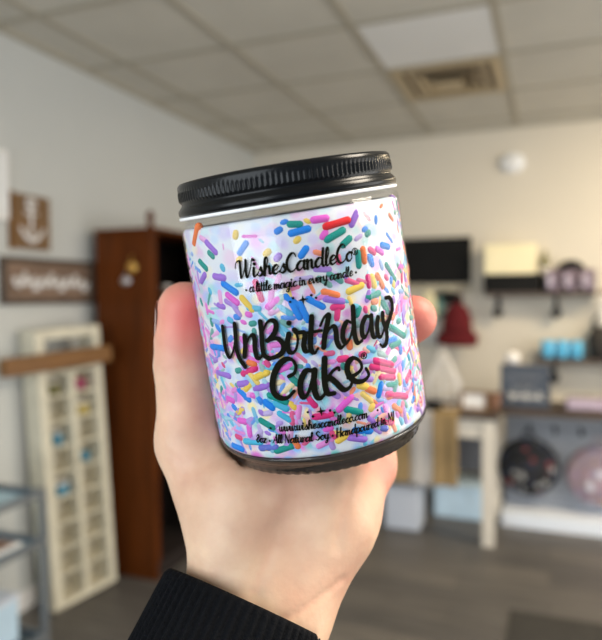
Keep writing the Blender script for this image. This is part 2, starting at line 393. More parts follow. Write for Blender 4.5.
def trinket(name, label, cat, row, colm, mt, shape):
    z = rows[row]+.006 if row >= 0 else .03
    p = Mt @ Vector((.06, (-.07 if colm == 0 else .08), z+.0016))
    o = thing(name, label, cat, p, 0, 'trinkets in the cubby rack')
    if shape == 'jar':
        MB().lathe([(.022, 0), (.026, .004), (.026, .045), (.016, .055)], 16).build('body', mt, o); MB().lathe([(.018, .055), (.018, .068)], 16).build('cap', M['whitepaint'], o)
    elif shape == 'ball':
        MB().ball((0, 0, .030), .030, (1, 1, 1), 16).build('body', mt, o); MB().tube([(0, 0, .058), (0, 0, .072)], .004, 8).build('stem', M['gold'], o)
    else:
        MB().box(-.02, .02, -.035, .035, 0, .05, .003).build('body', mt, o); MB().box(-.021, .021, -.036, .036, .05, .06, .002).build('lid', M['whitepaint'], o)
trinket('trinket_ball', 'round pink trinket in upper right cell of cream rack', 'trinket', 7, 1, M['pinkitem'], 'ball')
trinket('trinket_jar', 'dark olive jar in upper left cell of cream rack', 'trinket', 7, 0, M['oliveitem'], 'jar')
trinket('trinket_box', 'yellow box in cream rack, right column, just under the pink trinket', 'trinket', 6, 1, M['yellowitem'], 'box')
trinket('trinket_jar', 'blue green jar in cream rack, left column, above the middle', 'trinket', 5, 0, M['tealitem'], 'jar')
trinket('trinket_ball', 'round blue green trinket in right column of cream rack, half way down', 'trinket', 4, 1, M['tealitem'], 'ball')
trinket('trinket_box', 'blue green box in left column of cream rack, half way down', 'trinket', 3, 0, M['tealitem'], 'box')

# glass etagere in the lower left corner of the view
t = thing('glass_shelf', 'metal shelf unit with blue glass shelves by the left wall', 'shelf', (-2.12, 1.70, 0))
for x in (-.17, .19):
    for y in (-.55, .32): box('post', M['shelfmetal'], t, x-.011, x+.011, y-.011, y+.011, 0, .70)
SZ = (.09, .48, .68)
for z in SZ:
    g = box('glass_pane', M['shelfglass'], t, -.158, .178, -.538, .308, z, z+.008)
    m = MB(); m.box(-.17, .19, .309, .331, z-.014, z+.012); m.box(-.17, .19, -.561, -.539, z-.014, z+.012); m.box(.179, .201, -.539, .309, z-.014, z+.012); m.box(-.181, -.159, -.539, .309, z-.014, z+.012)
    m.build('rail', M['shelfmetal'], t)
t2 = thing('gift_tin', 'dark navy tin on the top glass shelf', 'tin', (-2.12, 1.86, .6885)); MB().lathe([(.055, 0), (.058, .004), (.058, .075)], 24).build('body', M['slate'], t2); MB().lathe([(.060, .075), (.060, .09), (.055, .094)], 24).build('lid', M['slate'], t2)
t2 = thing('tissue_stack', 'folded white cloth on the top glass shelf in front of navy tin', 'cloth', (-2.02, 1.72, .6885))
for i in range(3): MB().box(-.06+.002*i, .06, -.09, .09-.003*i, .012*i, .0115+.012*i, .004).build('fold', M['whitecloth'], t2)
t2 = thing('tray', 'white tray with brown inlay on the middle glass shelf', 'tray', (-2.06, 1.78, .4885))
MB().box(-.10, .10, -.16, .16, 0, .012, .003).build('rim', M['whitepaint'], t2); MB().box(-.08, .08, -.14, .14, .0122, .018).build('inlay', M['terracotta'], t2)
t2 = thing('storage_box', 'pale blue box with lid on the bottom glass shelf', 'box', (-2.11, 1.72, .0985)); MB().box(-.12, .12, -.22, .22, 0, .17, .004).build('body', M['bin_blue'], t2); MB().box(-.125, .125, -.225, .225, .17, .19, .003).build('lid', M['bin_white'], t2)

# wardrobe
t = thing('wardrobe', 'tall red-brown wooden wardrobe with dark open front beside left wall', 'wardrobe', (-2.05, 3.2, 0))
xa, xb, ya, yb, H = -.20, .15, -.43, .43, 1.81
m = MB(); m.box(xa, xb, ya, ya+.022, .0, H, .002); m.build('side_panel', M['wardrobe'], t)
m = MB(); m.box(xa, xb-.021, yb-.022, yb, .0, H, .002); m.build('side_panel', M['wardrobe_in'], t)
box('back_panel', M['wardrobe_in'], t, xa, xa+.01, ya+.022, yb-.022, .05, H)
box('top_board', M['wardrobe'], t, xa-.005, xb+.02, ya-.012, yb+.012, H, H+.022, bev=.003)
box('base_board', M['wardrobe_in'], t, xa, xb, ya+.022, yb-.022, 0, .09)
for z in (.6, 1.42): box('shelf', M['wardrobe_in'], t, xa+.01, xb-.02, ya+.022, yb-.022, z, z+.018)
box('front_stile', M['wardrobe'], t, xb-.02, xb, ya+.022, ya+.040, .09, H)
box('front_stile', M['wardrobe'], t, xb-.02, xb, yb-.075, yb-.022, .09, H)
d = box('door', M['wardrobe'], t, xb, xb+.02, yb-.40, yb-.002, .09, H-.01, bev=.002)
MB().ball((xb+.034, yb-.36, .95), .014).build('knob', M['gold'], d)
MB().lathe([(.012, 0), (.02, .01), (.012, .03), (.022, .05), (.016, .075), (.004, .09)], 20, (xb-.02, ya+.02, H+.022)).build('finial', M['wardrobe'], t)
t2 = thing('wall_ornament', 'small round brass ornament on the side of the brown wardrobe', 'ornament', (-2.02, 2.77, 1.63))
m = MB().lathe([(.002, 0), (.030, .0), (.032, .006), (.02, .012), (.002, .014)], 24); m.v = [(x, -z, y) for x, y, z in m.v]; m.build('disc', M['gold'], t2); MB().tube([(0, -.006, .03), (0, -.004, .06)], .003, 6).build('loop', M['gold'], t2)
t2 = thing('wall_ornament', 'small oval silver ornament below the brass one on the wardrobe side', 'ornament', (-2.06, 2.77, 1.56))
m = MB().lathe([(.002, 0), (.030, .0), (.032, .006), (.02, .012), (.002, .014)], 24); m.v = [(x, -z, y*.75) for x, y, z in m.v]; m.build('disc', M['silver'], t2); MB().tube([(0, -.006, .022), (0, -.004, .045)], .003, 6).build('loop', M['silver'], t2)
t2 = thing('jar', 'small pale jar on the dark wardrobe shelf', 'jar', (-2.0, 3.05, 1.4385)); MB().lathe([(.03, 0), (.04, .01), (.042, .06), (.028, .085)], 24).build('body', M['terracotta'], t2); MB().lathe([(.03, .085), (.03, .1), (.01, .106)], 24).build('lid', M['whitepaint'], t2)

# ------------------------------------------------------------------ back wall
t = thing('blackboard', 'large plain black board on the back wall above a hook rail', 'board', (-.95, YB, 1.595))
box('panel', M['black'], t, -.38, .38, -.02, 0, -.01, .295)
m = MB(); m.box(-.395, .395, -.03, 0, .295, .312, .002); m.box(-.395, .395, -.03, 0, -.03, -.01, .002); m.box(-.395, -.38, -.03, 0, -.01, .295); m.box(.38, .395, -.03, 0, -.01, .295); m.build('frame', M['black'], t)
t = thing('hook_rail', 'beige wooden hook rail on the back wall under the black board', 'rail', (-.95, YB, 1.50))
box('rail_board', M['cream_back'], t, -.39, .39, -.02, 0, 0, .06, bev=.003)
for x in (-.12, .04, .20, .33): MB().tube([(x, -.02, .03), (x, -.05, .022), (x, -.065, .03), (x, -.068, .045)], .005, 8).build('hook', M['blackmetal'], t)
def hang(name, label, cat, x, z, mt, prof, thick, dy=.072):
    hx = min((-1.07, -.91, -.75, -.62), key=lambda q: abs(q-x))
    o = thing(name, label, cat, (x, YB-dy, z), 0)
    n = len(prof); v = []; f = []
    S = 12
    for (hw, zz) in prof:
        for k in range(S):
            a = 2*math.pi*k/S; v.append((hw*math.cos(a), thick*math.sin(a)*(1+.25*math.sin(5*a+zz*40))-.0, zz))
    for i in range(n-1):
        for k in range(S): f.append((i*S+k, i*S+(k+1) % S, (i+1)*S+(k+1) % S, (i+1)*S+k))
    f += [tuple(range(S)), tuple((n-1)*S+k for k in range(S))]
    MB().add(v, f, True).build('fabric', mt, o)
    MB().tube([(0, 0, prof[0][1]-.004), (hx-x, dy-.067, 1.526-z), (hx-x, dy-.062, 1.529-z)], .003, 6).build('loop', mt, o)
    return o
o = hang('knit_hat', 'dark red knit hat with wide turned brim hanging under the black board', 'hat', -.635, 1.44, M['red'], [(.03, -.02), (.075, -.06), (.10, -.12), (.105, -.20), (.115, -.235)], .055, .16)
m = MB().lathe([(.13, -.235), (.142, -.25), (.145, -.29), (.136, -.325), (.12, -.33)], 40, mod=lambda i, k: .003*((k % 2))); m.v = [(x, y*.45, z) for x, y, z in m.v]; m.build('brim', M['red'], o)
hang('hand_towel', 'cream towel hanging from the hook rail beside the dark red hat', 'towel', -.85, 1.50, M['towel'], [(.02, -.0), (.05, -.04), (.06, -.12), (.065, -.2)], .022, .105)
hang('tote_bag', 'black bag on the hook rail behind the dark red hat', 'bag', -.72, 1.505, M['black'], [(.04, -.0), (.10, -.02), (.11, -.06), (.105, -.10)], .02, .05)
hang('tea_towel', 'white towel hanging lowest under the black board', 'towel', -.86, 1.36, M['whitecloth'], [(.03, .0), (.07, -.05), (.08, -.15), (.075, -.25)], .022, .045)
hang('scarf', 'dull teal scarf between the cream towel and the dark red hat', 'scarf', -.775, 1.45, M['teal'], [(.015, .0), (.03, -.03), (.035, -.1), (.03, -.14)], .012, .09)

def wall_shelf(label, x0, x1, z, brk):
    t = thing('wall_shelf', label, 'shelf', ((x0+x1)/2, YB, z), 0, 'dark wood wall shelves'); w = (x1-x0)/2
    box('board', M['darkwood'], t, -w, w, -.20, 0, -.03, 0, bev=.002)
    for bx in brk:
        b = bx-(x0+x1)/2
        m = MB(); m.box(b-.014, b+.014, -.008, 0, -.18, -.03); m.tube([(b, -.18, -.036), (b, -.17, -.07), (b, -.11, -.13), (b, -.02, -.165)], .011, 8); m.ball((b, -.09, -.145), .036, (.9, .6, 1.1)); m.build('bracket', M['blackmetal'], t)
wall_shelf('upper dark wood wall shelf carrying a cream topped box and mauve mugs', -.44, .28, 1.495, (-.36, .03))
wall_shelf('lower dark wood wall shelf carrying three sky blue candles', -.10, .62, 1.04, (.02, .5))
t = thing('gift_box', 'black box with pale cream lid standing on the upper wall shelf', 'box', (-.265, YB-.10, 1.4955))
box('body', M['black'], t, -.185, .185, -.085, .085, 0, .125, bev=.004); box('lid', M['palebox'], t, -.18, .165, -.088, .088, .1255, .335, bev=.006)
t2 = thing('figurine', 'small dark figurine with a white base on the upper shelf beside the cream box', 'figurine', (-.047, YB-.045, 1.4955))
MB().lathe([(.024, .12), (.028, .125), (.028, .17), (.026, .178)], 20).build('base', M['whitepaint'], t2); MB().lathe([(.028, 0), (.028, .12)], 20).build('plinth', M['black'], t2)
MB().lathe([(.026, .178), (.032, .20), (.02, .235), (.010, .26), (.016, .275), (.008, .29)], 20).build('figure', M['oliveitem'], t2)
def mug(x, label, mt, h=.15):
    t = thing('mug', label, 'mug', (x, YB-.14, 1.4955), 0, 'mugs on the upper wall shelf')
    MB().lathe([(.040, 0), (.049, .006), (.051, h), (.046, h), (.044, .014), (.001, .010)], 28, caps=False).build('cup', mt, t)
    MB().tube([(0, -.049, h*.8), (.01, -.07, h*.75), (.01, -.075, h*.45), (0, -.049, h*.2)], .006, 8).build('handle', M['mug'], t)
    b = MB().box(-.035, .0, -.0515, -.030, .03, h-.03, .002).build('patch', M['mug2'], t)
mug(.005, 'mauve mug nearest the black box on the upper wall shelf', M['mug']); mug(.115, 'middle one of the three mauve mugs on the upper wall shelf', M['mug']); mug(.225, 'mauve mug at the far end of the upper wall shelf', M['mug'])
t2 = thing('wall_clock', 'black round clock standing behind the mauve mugs on the upper shelf', 'clock', (.12, YB-.035, 1.4955))
m = MB().lathe([(.002, 0), (.10, 0), (.105, .008), (.10, .02), (.002, .02)], 36); m.v = [(x, -z, y+.115) for x, y, z in m.v]; m.build('case', M['black'], t2); MB().box(-.04, .04, -.03, .005, 0, .012).build('foot', M['blackmetal'], t2)
def candle(x, label):
    t = thing('jar_candle', label, 'candle', (x, YB-.11, 1.0405), 0, 'sky blue candles on the lower wall shelf')
    MB().lathe([(.036, 0), (.043, .006), (.043, .11), (.038, .118), (.036, .112), (.001, .112)], 28, caps=False).build('jar', M['blue'], t); MB().tube([(0, 0, .112), (.001, 0, .126)], .002, 6).build('wick', M['whitepaint'], t)
candle(-.025, 'sky blue jar candle nearest the free end of the lower wall shelf'); candle(.068, 'middle one of three sky blue jar candles on the lower wall shelf'); candle(.160, 'sky blue jar candle nearest the charcoal basket on the lower wall shelf')
t2 = thing('basket', 'charcoal woven basket at the right edge on the lower wall shelf', 'basket', (.36, YB-.10, 1.0405)); MB().lathe([(.10, 0), (.12, .02), (.13, .14), (.10, .22), (.095, .22), (.12, .14), (.001, .01)], 32, caps=False).build('body', M['charcoal'], t2)
m = MB(); m.tube([(.1*math.cos(a), 0, .22+.10*math.sin(a)) for a in np.linspace(0, math.pi, 14)], .007, 8); m.build('handle', M['charcoal'], t2)
t2 = thing('paper_roll', 'tall white roll standing in the charcoal basket at the right edge', 'roll', (.325, YB-.10, 1.057)); MB().lathe([(.024, 0), (.024, .42)], 20).build('roll', M['whitecloth'], t2); MB().lathe([(.025, .42), (.025, .445), (.012, .45)], 20).build('cap', M['terracotta'], t2)

# ------------------------------------------------------------------ desk with runner
t = thing('desk', 'cream painted desk with dark top in front of the back wall', 'desk', (-.82, 4.12, 0))
box('desk_top', M['darkwood'], t, -.55, .53, -.30, .30, .748, .775, bev=.003)
for x in (-.50, .48):
    for y in (-.255, .255): box('leg', M['deskleg'], t, x-.034, x+.034, y-.034, y+.034, 0, .748, bev=.004)
box('apron', M['deskleg'], t, -.462, .442, -.275, -.25, .635, .748)
box('modesty_panel', M['graypanel'], t, -.462, .442, .24, .255, .30, .748)
# runner draped over the desk front, tan with a grey stripe
t = thing('table_runner', 'tan table runner with grey stripe draped over the desk front', 'runner', (-.73, 3.82, .7755))
def drape(x0, x1, name, mt):
    m = MB(); n = 10; v = []; f = []
    path = [(.30, .001), (.0, .001), (-.006, -.003)]+[(-.008-.01*math.sin(i*.9), -.03-.05*i) for i in range(0, 9)]
    for off in (0, .003):
        for (y, z) in path:
            for k in range(n+1):
                x = x0+(x1-x0)*k/n; v.append((x, y-off+(.005*math.sin(x*55) if z < -.02 else 0), z+off*(1 if z > -.002 else 0)))
    q = len(path)
    for s in range(2):
        for i in range(q-1):
            for k in range(n): b = s*q*(n+1)+i*(n+1)+k; f.append((b, b+1, b+n+2, b+n+1))
    for i in range(q-1):
        for k in (0, n): b = i*(n+1)+k; b2 = b+q*(n+1); f.append((b, b+n+1, b2+n+1, b2))
    m.add(v, f, True); m.build(name, mt, t)
drape(-.23, -.06, 'cloth', M['kraft']); drape(-.06, .07, 'stripe', M['greycloth']); drape(.07, .22, 'cloth', M['kraft'])

t = thing('wire_lantern', 'white wire lantern with pointed roof on the cream desk', 'lantern', (-.64, 4.09, .7785))
m = MB(); q = .10
for i in range(5):
    for sx, sy in ((1, 0), (-1, 0), (0, 1), (0, -1)):
        pass
for k in range(6):
    u = -q+2*q*k/5
    for s in (-1, 1):
        m.tube([(u, s*q, .0), (u, s*q, .14), (u*.15, s*q*.15, .34)], .0034, 5); m.tube([(s*q, u, .0), (s*q, u, .14), (s*q*.15, u*.15, .34)], .0034, 5)
for z, w in ((.004, q), (.05, q), (.10, q), (.14, q), (.19, q*.787), (.24, q*.575), (.29, q*.362), (.34, q*.15)):
    m.tube([(-w, -w, z), (w, -w, z), (w, w, z), (-w, w, z), (-w, -w, z)], .003, 5)
m.build('wire_cage', M['whitepaint'], t)
MB().tube([(.02*math.cos(a), 0, .357+.02*math.sin(a)) for a in np.linspace(0, 6.28, 14)], .003, 6).build('ring', M['whitepaint'], t)
t = thing('bowl', 'small black bowl on the desk in front of the wire lantern', 'bowl', (-.665, 3.90, .7785)); MB().lathe([(.03, 0), (.05, .015), (.06, .045), (.056, .045), (.045, .018), (.001, .008)], 28, caps=False).build('body', M['black'], t); MB().lathe([(.0605, .041), (.0625, .045), (.0605, .049), (.0585, .045)], 28, caps=False).build('rim', M['black'], t)
t = thing('photo_frame', 'small wooden photo frame with white print on the desk', 'picture', (-.435, 3.98, .7755))
m = MB(); m.box(-.082, .082, -.012, .006, 0, .018, .002); m.box(-.082, .082, -.012, .006, .102, .12, .002); m.box(-.082, -.064, -.012, .006, .018, .102); m.box(.064, .082, -.012, .006, .018, .102); m.build('frame', M['signwood2'], t)
box('print', M['whitepaint'], t, -.064, .064, -.004, .004, .018, .102); box('back_stand', M['signwood2'], t, -.02, .02, .006, .05, 0, .06)
t = thing('clay_pot', 'small brown clay pot at the right end of the cream desk', 'pot', (-.33, 4.09, .7755)); MB().lathe([(.028, 0), (.042, .05), (.046, .085), (.04, .085), (.036, .05), (.001, .01)], 24, caps=False).build('body', M['terracotta'], t); MB().lathe([(.046, .075), (.05, .078), (.05, .094), (.044, .096)], 24, caps=False).build('rim', M['terracotta'], t)

t = thing('storage_bin', 'white lidded bin on the floor under the tan runner', 'bin', (-.87, 4.035, 0)); box('body', M['bin_white'], t, -.11, .11, -.10, .10, 0, .25, bev=.01); box('lid', M['bin_white'], t, -.116, .116, -.106, .106, .25, .275, bev=.005)
t = thing('storage_bin', 'pale blue lidded bin on the floor beside the desk leg', 'bin', (-.565, 4.40, 0)); box('body', M['bin_blue'], t, -.165, .165, -.14, .14, 0, .20, bev=.01); box('lid', M['bin_blue'], t, -.172, .172, -.147, .147, .20, .225, bev=.005)

# ------------------------------------------------------------------ display counter
t = thing('display_counter', 'grey pegboard display counter with dark top and white base deck', 'counter', (.4, 4.40, 0))
box('counter_top', M['darkwood'], t, -.69, .85, -.28, .22, .733, .755, bev=.003)
box('pegboard', M['peg'], t, -.67, .83, .12, .14, .09, .733)
box('base_deck', M['deck'], t, -.69, .85, -.17, .20, 0, .09, bev=.004)
for x in (-.675, .83): box('upright', M['peg'], t, x-.012, x+.012, .10, .16, .09, .733)
for i in range(9):
    x = -.53+.155*i
    MB().tube([(x, .12, .60), (x, -.01, .60), (x, -.075, .598), (x, -.085, .615)], .011, 8).build('hook', M['blackmetal'], t)
def round_bag(x, z, r, label, mt, y):
    t = thing('round_bag', label, 'bag', (x, y, z), 0, 'round bags on the pegboard')
    m = MB().lathe([(.001, -.05), (r*.8, -.052), (r*.95, -.04), (r, -.015), (r, .015), (r*.95, .04), (r*.8, .052), (.001, .05)], 48, caps=False); m.v = [(a, -c, b) for a, b, c in m.v]; m.build('body', mt, t)
    m = MB().lathe([(r*.985, -.004), (r*1.012, -.003), (r*1.012, .003), (r*.985, .004)], 48, caps=False); m.v = [(a, -c, b) for a, b, c in m.v]; m.build('zip', M['black'], t)
    MB().tube([(.035*math.cos(a), 0, r*.99+.055*math.sin(a)) for a in np.linspace(0, math.pi, 12)], .006, 8).build('handle', mt, t)
    m = MB().lathe([(.001, 0), (r*.55, 0), (r*.6, .008), (r*.55, .014), (.001, .014)], 40, caps=False); m.v = [(a, -.05-c, b-.02) for a, b, c in m.v]; m.build('front_pocket', mt, t)
round_bag(-.135, .365, .185, 'round black patterned bag hanging on the pegboard beside the desk leg', M['bag_black'], 4.355)
round_bag(.275, .345, .185, 'round pink and grey patterned bag hanging on the pegboard', M['bag_pink'], 4.355)

t = thing('slate_sign', 'slate grey block sign with chalk lettering on the display counter', 'sign', (-.155, 4.30, .7555))
box('board', M['slate'], t, -.148, .148, -.02, .02, 0, .262, bev=.003)
def chalk(pts): MB().tube(pts, .0055, 6).build('chalk_lettering', M['whitecloth'], t)
chalk([(-.10+.2*i/40, -.022, .075+.028*math.sin(i*1.05)*(.6+.4*math.sin(i*.37))) for i in range(41)])
MB().tube([(-.08+.14*i/30, -.022, .135+.014*math.sin(i*1.4)) for i in range(31)], .0022, 6).build('chalk_lettering', M['peg'], t)
MB().tube([(-.11+.2*i/30, -.022, .20+.010*math.sin(i*1.6)) for i in range(31)], .002, 6).build('chalk_lettering', M['peg'], t)
m = MB(); m.box(-.15, .15, -.024, .024, .262, .274, .002); m.build('top_strip', M['slate'], t)
t = thing('white_pumpkin', 'white round decorative pumpkin on top of the slate sign', 'ornament', (-.235, 4.30, 1.030))
MB().lathe([(max(.001, .05*math.sin(math.pi*i/14)), .042-.042*math.cos(math.pi*i/14)) for i in range(15)], 48, caps=False, mod=lambda i, k: -.003*abs(math.sin(k*math.pi/6))*(1 if 2 < i < 13 else 0)).build('body', M['whitepaint'], t); MB().tube([(0, 0, .078), (.004, 0, .10)], .005, 8).build('stem', M['signwood2'], t)
t = thing('lilac_box', 'long low lilac box in a dark tray on the display counter', 'box', (.20, 4.27, .7555)); box('tray', M['darkwood'], t, -.125, .125, -.06, .06, 0, .018, bev=.002); box('box_body', M['lilac'], t, -.11, .11, -.048, .048, .0185, .078, bev=.004); MB().tube([(-.118, 0, .018), (-.112, 0, .09), (0, 0, .098), (.112, 0, .09), (.118, 0, .018)], .005, 8).build('handle', M['darkwood'], t)

t = thing('floor_mat', 'dark mat on the grey plank floor in the lower right corner', 'mat', (.45, 2.80, 0)); box('mat_body', M['rubber'], t, -.60, .60, -.27, .27, .0005, .008, bev=.002); m = MB(); m.box(-.62, .62, -.29, -.27, .0005, .006); m.box(-.62, .62, .27, .29, .0005, .006); m.box(-.62, -.60, -.27, .27, .0005, .006); m.box(.60, .62, -.27, .27, .0005, .006); m.build('border', M['rubber'], t)

# ------------------------------------------------------------------ the candle
ax = Vector((-.158, .975, -.178)).normalized()
fr = Vector((0, 0, -1)); fr = (fr-ax*fr.dot(ax)).normalized()
rt = Vector((1, 0, 0)); rt = (rt-ax*rt.dot(ax)-fr*rt.dot(fr)).normalized()
dB = .231
B = Vector(((324.5-301)/640*dB, (320-430)/640*dB, dB))
jar = thing('candle', 'glass jar candle of white wax and rainbow sprinkles with black screw lid, held in hand', 'candle')
Jl = Matrix(((rt.x, -fr.x, ax.x, B.x), (rt.y, -fr.y, ax.y, B.y), (rt.z, -fr.z, ax.z, B.z), (0, 0, 0, 1)))
jar.matrix_world = HM @ Jl
def rg(z): return .0375-.0006*min(1, max(0, (z-.01)/.07))        # outer glass radius, very slightly wider at the base
def arc(r0, z0, rc, a0, a1, n): return [(r0+rc*math.cos(R(a0+(a1-a0)*i/n)), z0+rc*math.sin(R(a0+(a1-a0)*i/n))) for i in range(n+1)]
# glass wall (outer skin, then inner skin)
CR = rg(0)-.007
pr = arc(CR, .0075, .007, -22, 0, 4)+[(rg(.03), .03), (rg(.06), .06)]+arc(rg(.0785)-.0016, .0786, .0016, 0, 80, 6)+[(.0347, .0805), (.0342, .0832)]
inn = [(.0338, .0832), (.0341, .0803), (.0346, .0799)]+[(rg(.076)-.0002, .0785), (rg(.06)-.0002, .06), (rg(.03)-.0002, .03)]+arc(CR, .0075, .0068, 0, -22, 4)
MB().lathe(pr+inn+[pr[0]], 128, caps=False).build('glass_wall', M['glass'], jar)
# thick glass foot
pb = [(.001, -.0010), (.0292, -.0010), (.0303, -.0020), (.0325, -.0020), (.0336, -.0012), (.0340, .0002)]+arc(CR, .0075, .007, -56, -22, 6)+[(CR+.0066*.93, .0052), (.0340, .0040), (.030, .0036), (.001, .0036)]
MB().lathe(pb, 192, caps=False, mod=lambda i, k: (-.0005 if (i in (3, 4) and k % 3 == 0) else 0)).build('glass_base', M['baseglass'], jar)
# wax
pw = [(.001, .0038), (.0305, .0038), (.0336, .0043)]+arc(CR, .0075, .0062, -20, 0, 3)+[(rg(.03)-.0008, .03), (rg(.07)-.0008, .07), (rg(.0775)-.0008, .0776), (.0354, .0783), (.0335, .0785), (.02, .0783), (.001, .0782)]
MB().lathe(pw, 128, caps=False).build('wax', M['wax'], jar)
# lid: knurled upper band, groove, rolled bead
pl = [(.0345, .0822), (.0360, .0822), (.0365, .0826), (.0367, .0834), (.0366, .0842), (.0360, .0850), (.0353, .0857), (.0352, .0864), (.0357, .0870), (.0359, .0874), (.0359, .0896), (.0357, .0901), (.0357, .0912), (.0355, .0921), (.0349, .0927), (.0338, .0929), (.0328, .0926), (.001, .0926)]
MB().lathe(pl, 560, caps=False, mod=lambda i, k: (-.00045 if (i in (9, 10) and k % 4 in (0, 1)) else 0)).build('lid', M['lid'], jar)
lid = [o for o in jar.children if o.name.startswith('lid')][0]
lid['label'] = 'black ribbed screw lid'
MB().lathe([(.0346, .0811), (.0364, .0811), (.0367, .0814), (.0367, .0821), (.0346, .08215)], 128, caps=False).build('liner', M['liner'], lid)

def wrap(u, z, off=.00006):
    th = u/37.2; r = rg(z/1000)+off
    return (r*math.sin(th), -r*math.cos(th), z/1000)
def catmull(P, n=7):
    if len(P) < 3: 
        return [tuple(np.array(P[0])*(1-i/n)+np.array(P[-1])*i/n) for i in range(n+1)]
    Q = [np.array(p, float) for p in P]; Q = [2*Q[0]-Q[1]]+Q+[2*Q[-1]-Q[-2]]; out = []
    for i in range(1, len(Q)-2):
        a, b, c, d = Q[i-1:i+3]
        for k in range(n):
            t = k/n; out.append(.5*((2*b)+(c-a)*t+(2*a-5*b+4*c-d)*t*t+(3*b-a-3*c+d)*t**3))
    out.append(Q[-2]); return [tuple(o) for o in out]
def stroke(mb, P, thick, thin):
    """A pen stroke on the label: heavy on the way down, light on the way up."""
    S = np.array(catmull(P)); n = len(S)
    T = np.gradient(S, axis=0); T /= np.maximum(1e-6, np.linalg.norm(T, axis=1))[:, None]
    w = thin+(thick-thin)*np.clip(.5-.75*T[:, 1], 0, 1)
    for _ in range(3): w[1:-1] = (w[:-2]+2*w[1:-1]+w[2:])/4
    Nn = np.stack([-T[:, 1], T[:, 0]], 1)
    lft = S+Nn*w[:, None]/2; rgt = S-Nn*w[:, None]/2
    vs = [wrap(*p) for p in lft]+[wrap(*p) for p in rgt]
    mb.add(vs, [(i, i+1, n+i+1, n+i) for i in range(n-1)])
    for c, r in ((S[0], w[0]/2), (S[-1], w[-1]/2)): disc(mb, c[0], c[1], r)
def disc(mb, u, z, r, n=14):
    mb.add([wrap(u+r*math.cos(2*math.pi*i/n), z+r*math.sin(2*math.pi*i/n)) for i in range(n)], [tuple(range(n))])
def star(mb, u, z, r):
    P = [(u+(r if i % 2 == 0 else r*.28)*math.sin(math.pi*i/4), z+(r if i % 2 == 0 else r*.28)*math.cos(math.pi*i/4)) for i in range(8)]
    mb.add([wrap(u, z)]+[wrap(*p) for p in P], [(0, 1+i, 1+(i+1) % 8) for i in range(8)])
def registered(mb, u, z, r):
    n = 20
    for i in range(n):
        a, b = 2*math.pi*i/n, 2*math.pi*(i+1)/n
        mb.add([wrap(u+r*math.cos(a), z+r*math.sin(a)), wrap(u+r*math.cos(b), z+r*math.sin(b)), wrap(u+r*.72*math.cos(b), z+r*.72*math.sin(b)), wrap(u+r*.72*math.cos(a), z+r*.72*math.sin(a))], [(0, 1, 2, 3)])
    h = r*.5
    for P in ([(u-.4*h, z-h), (u-.4*h, z+h)], [(u-.4*h, z+h), (u+.5*h, z+.75*h), (u+.4*h, z+.1*h), (u-.4*h, z)], [(u-.1*h, z), (u+.55*h, z-h)]): stroke(mb, P, r*.26, r*.26)
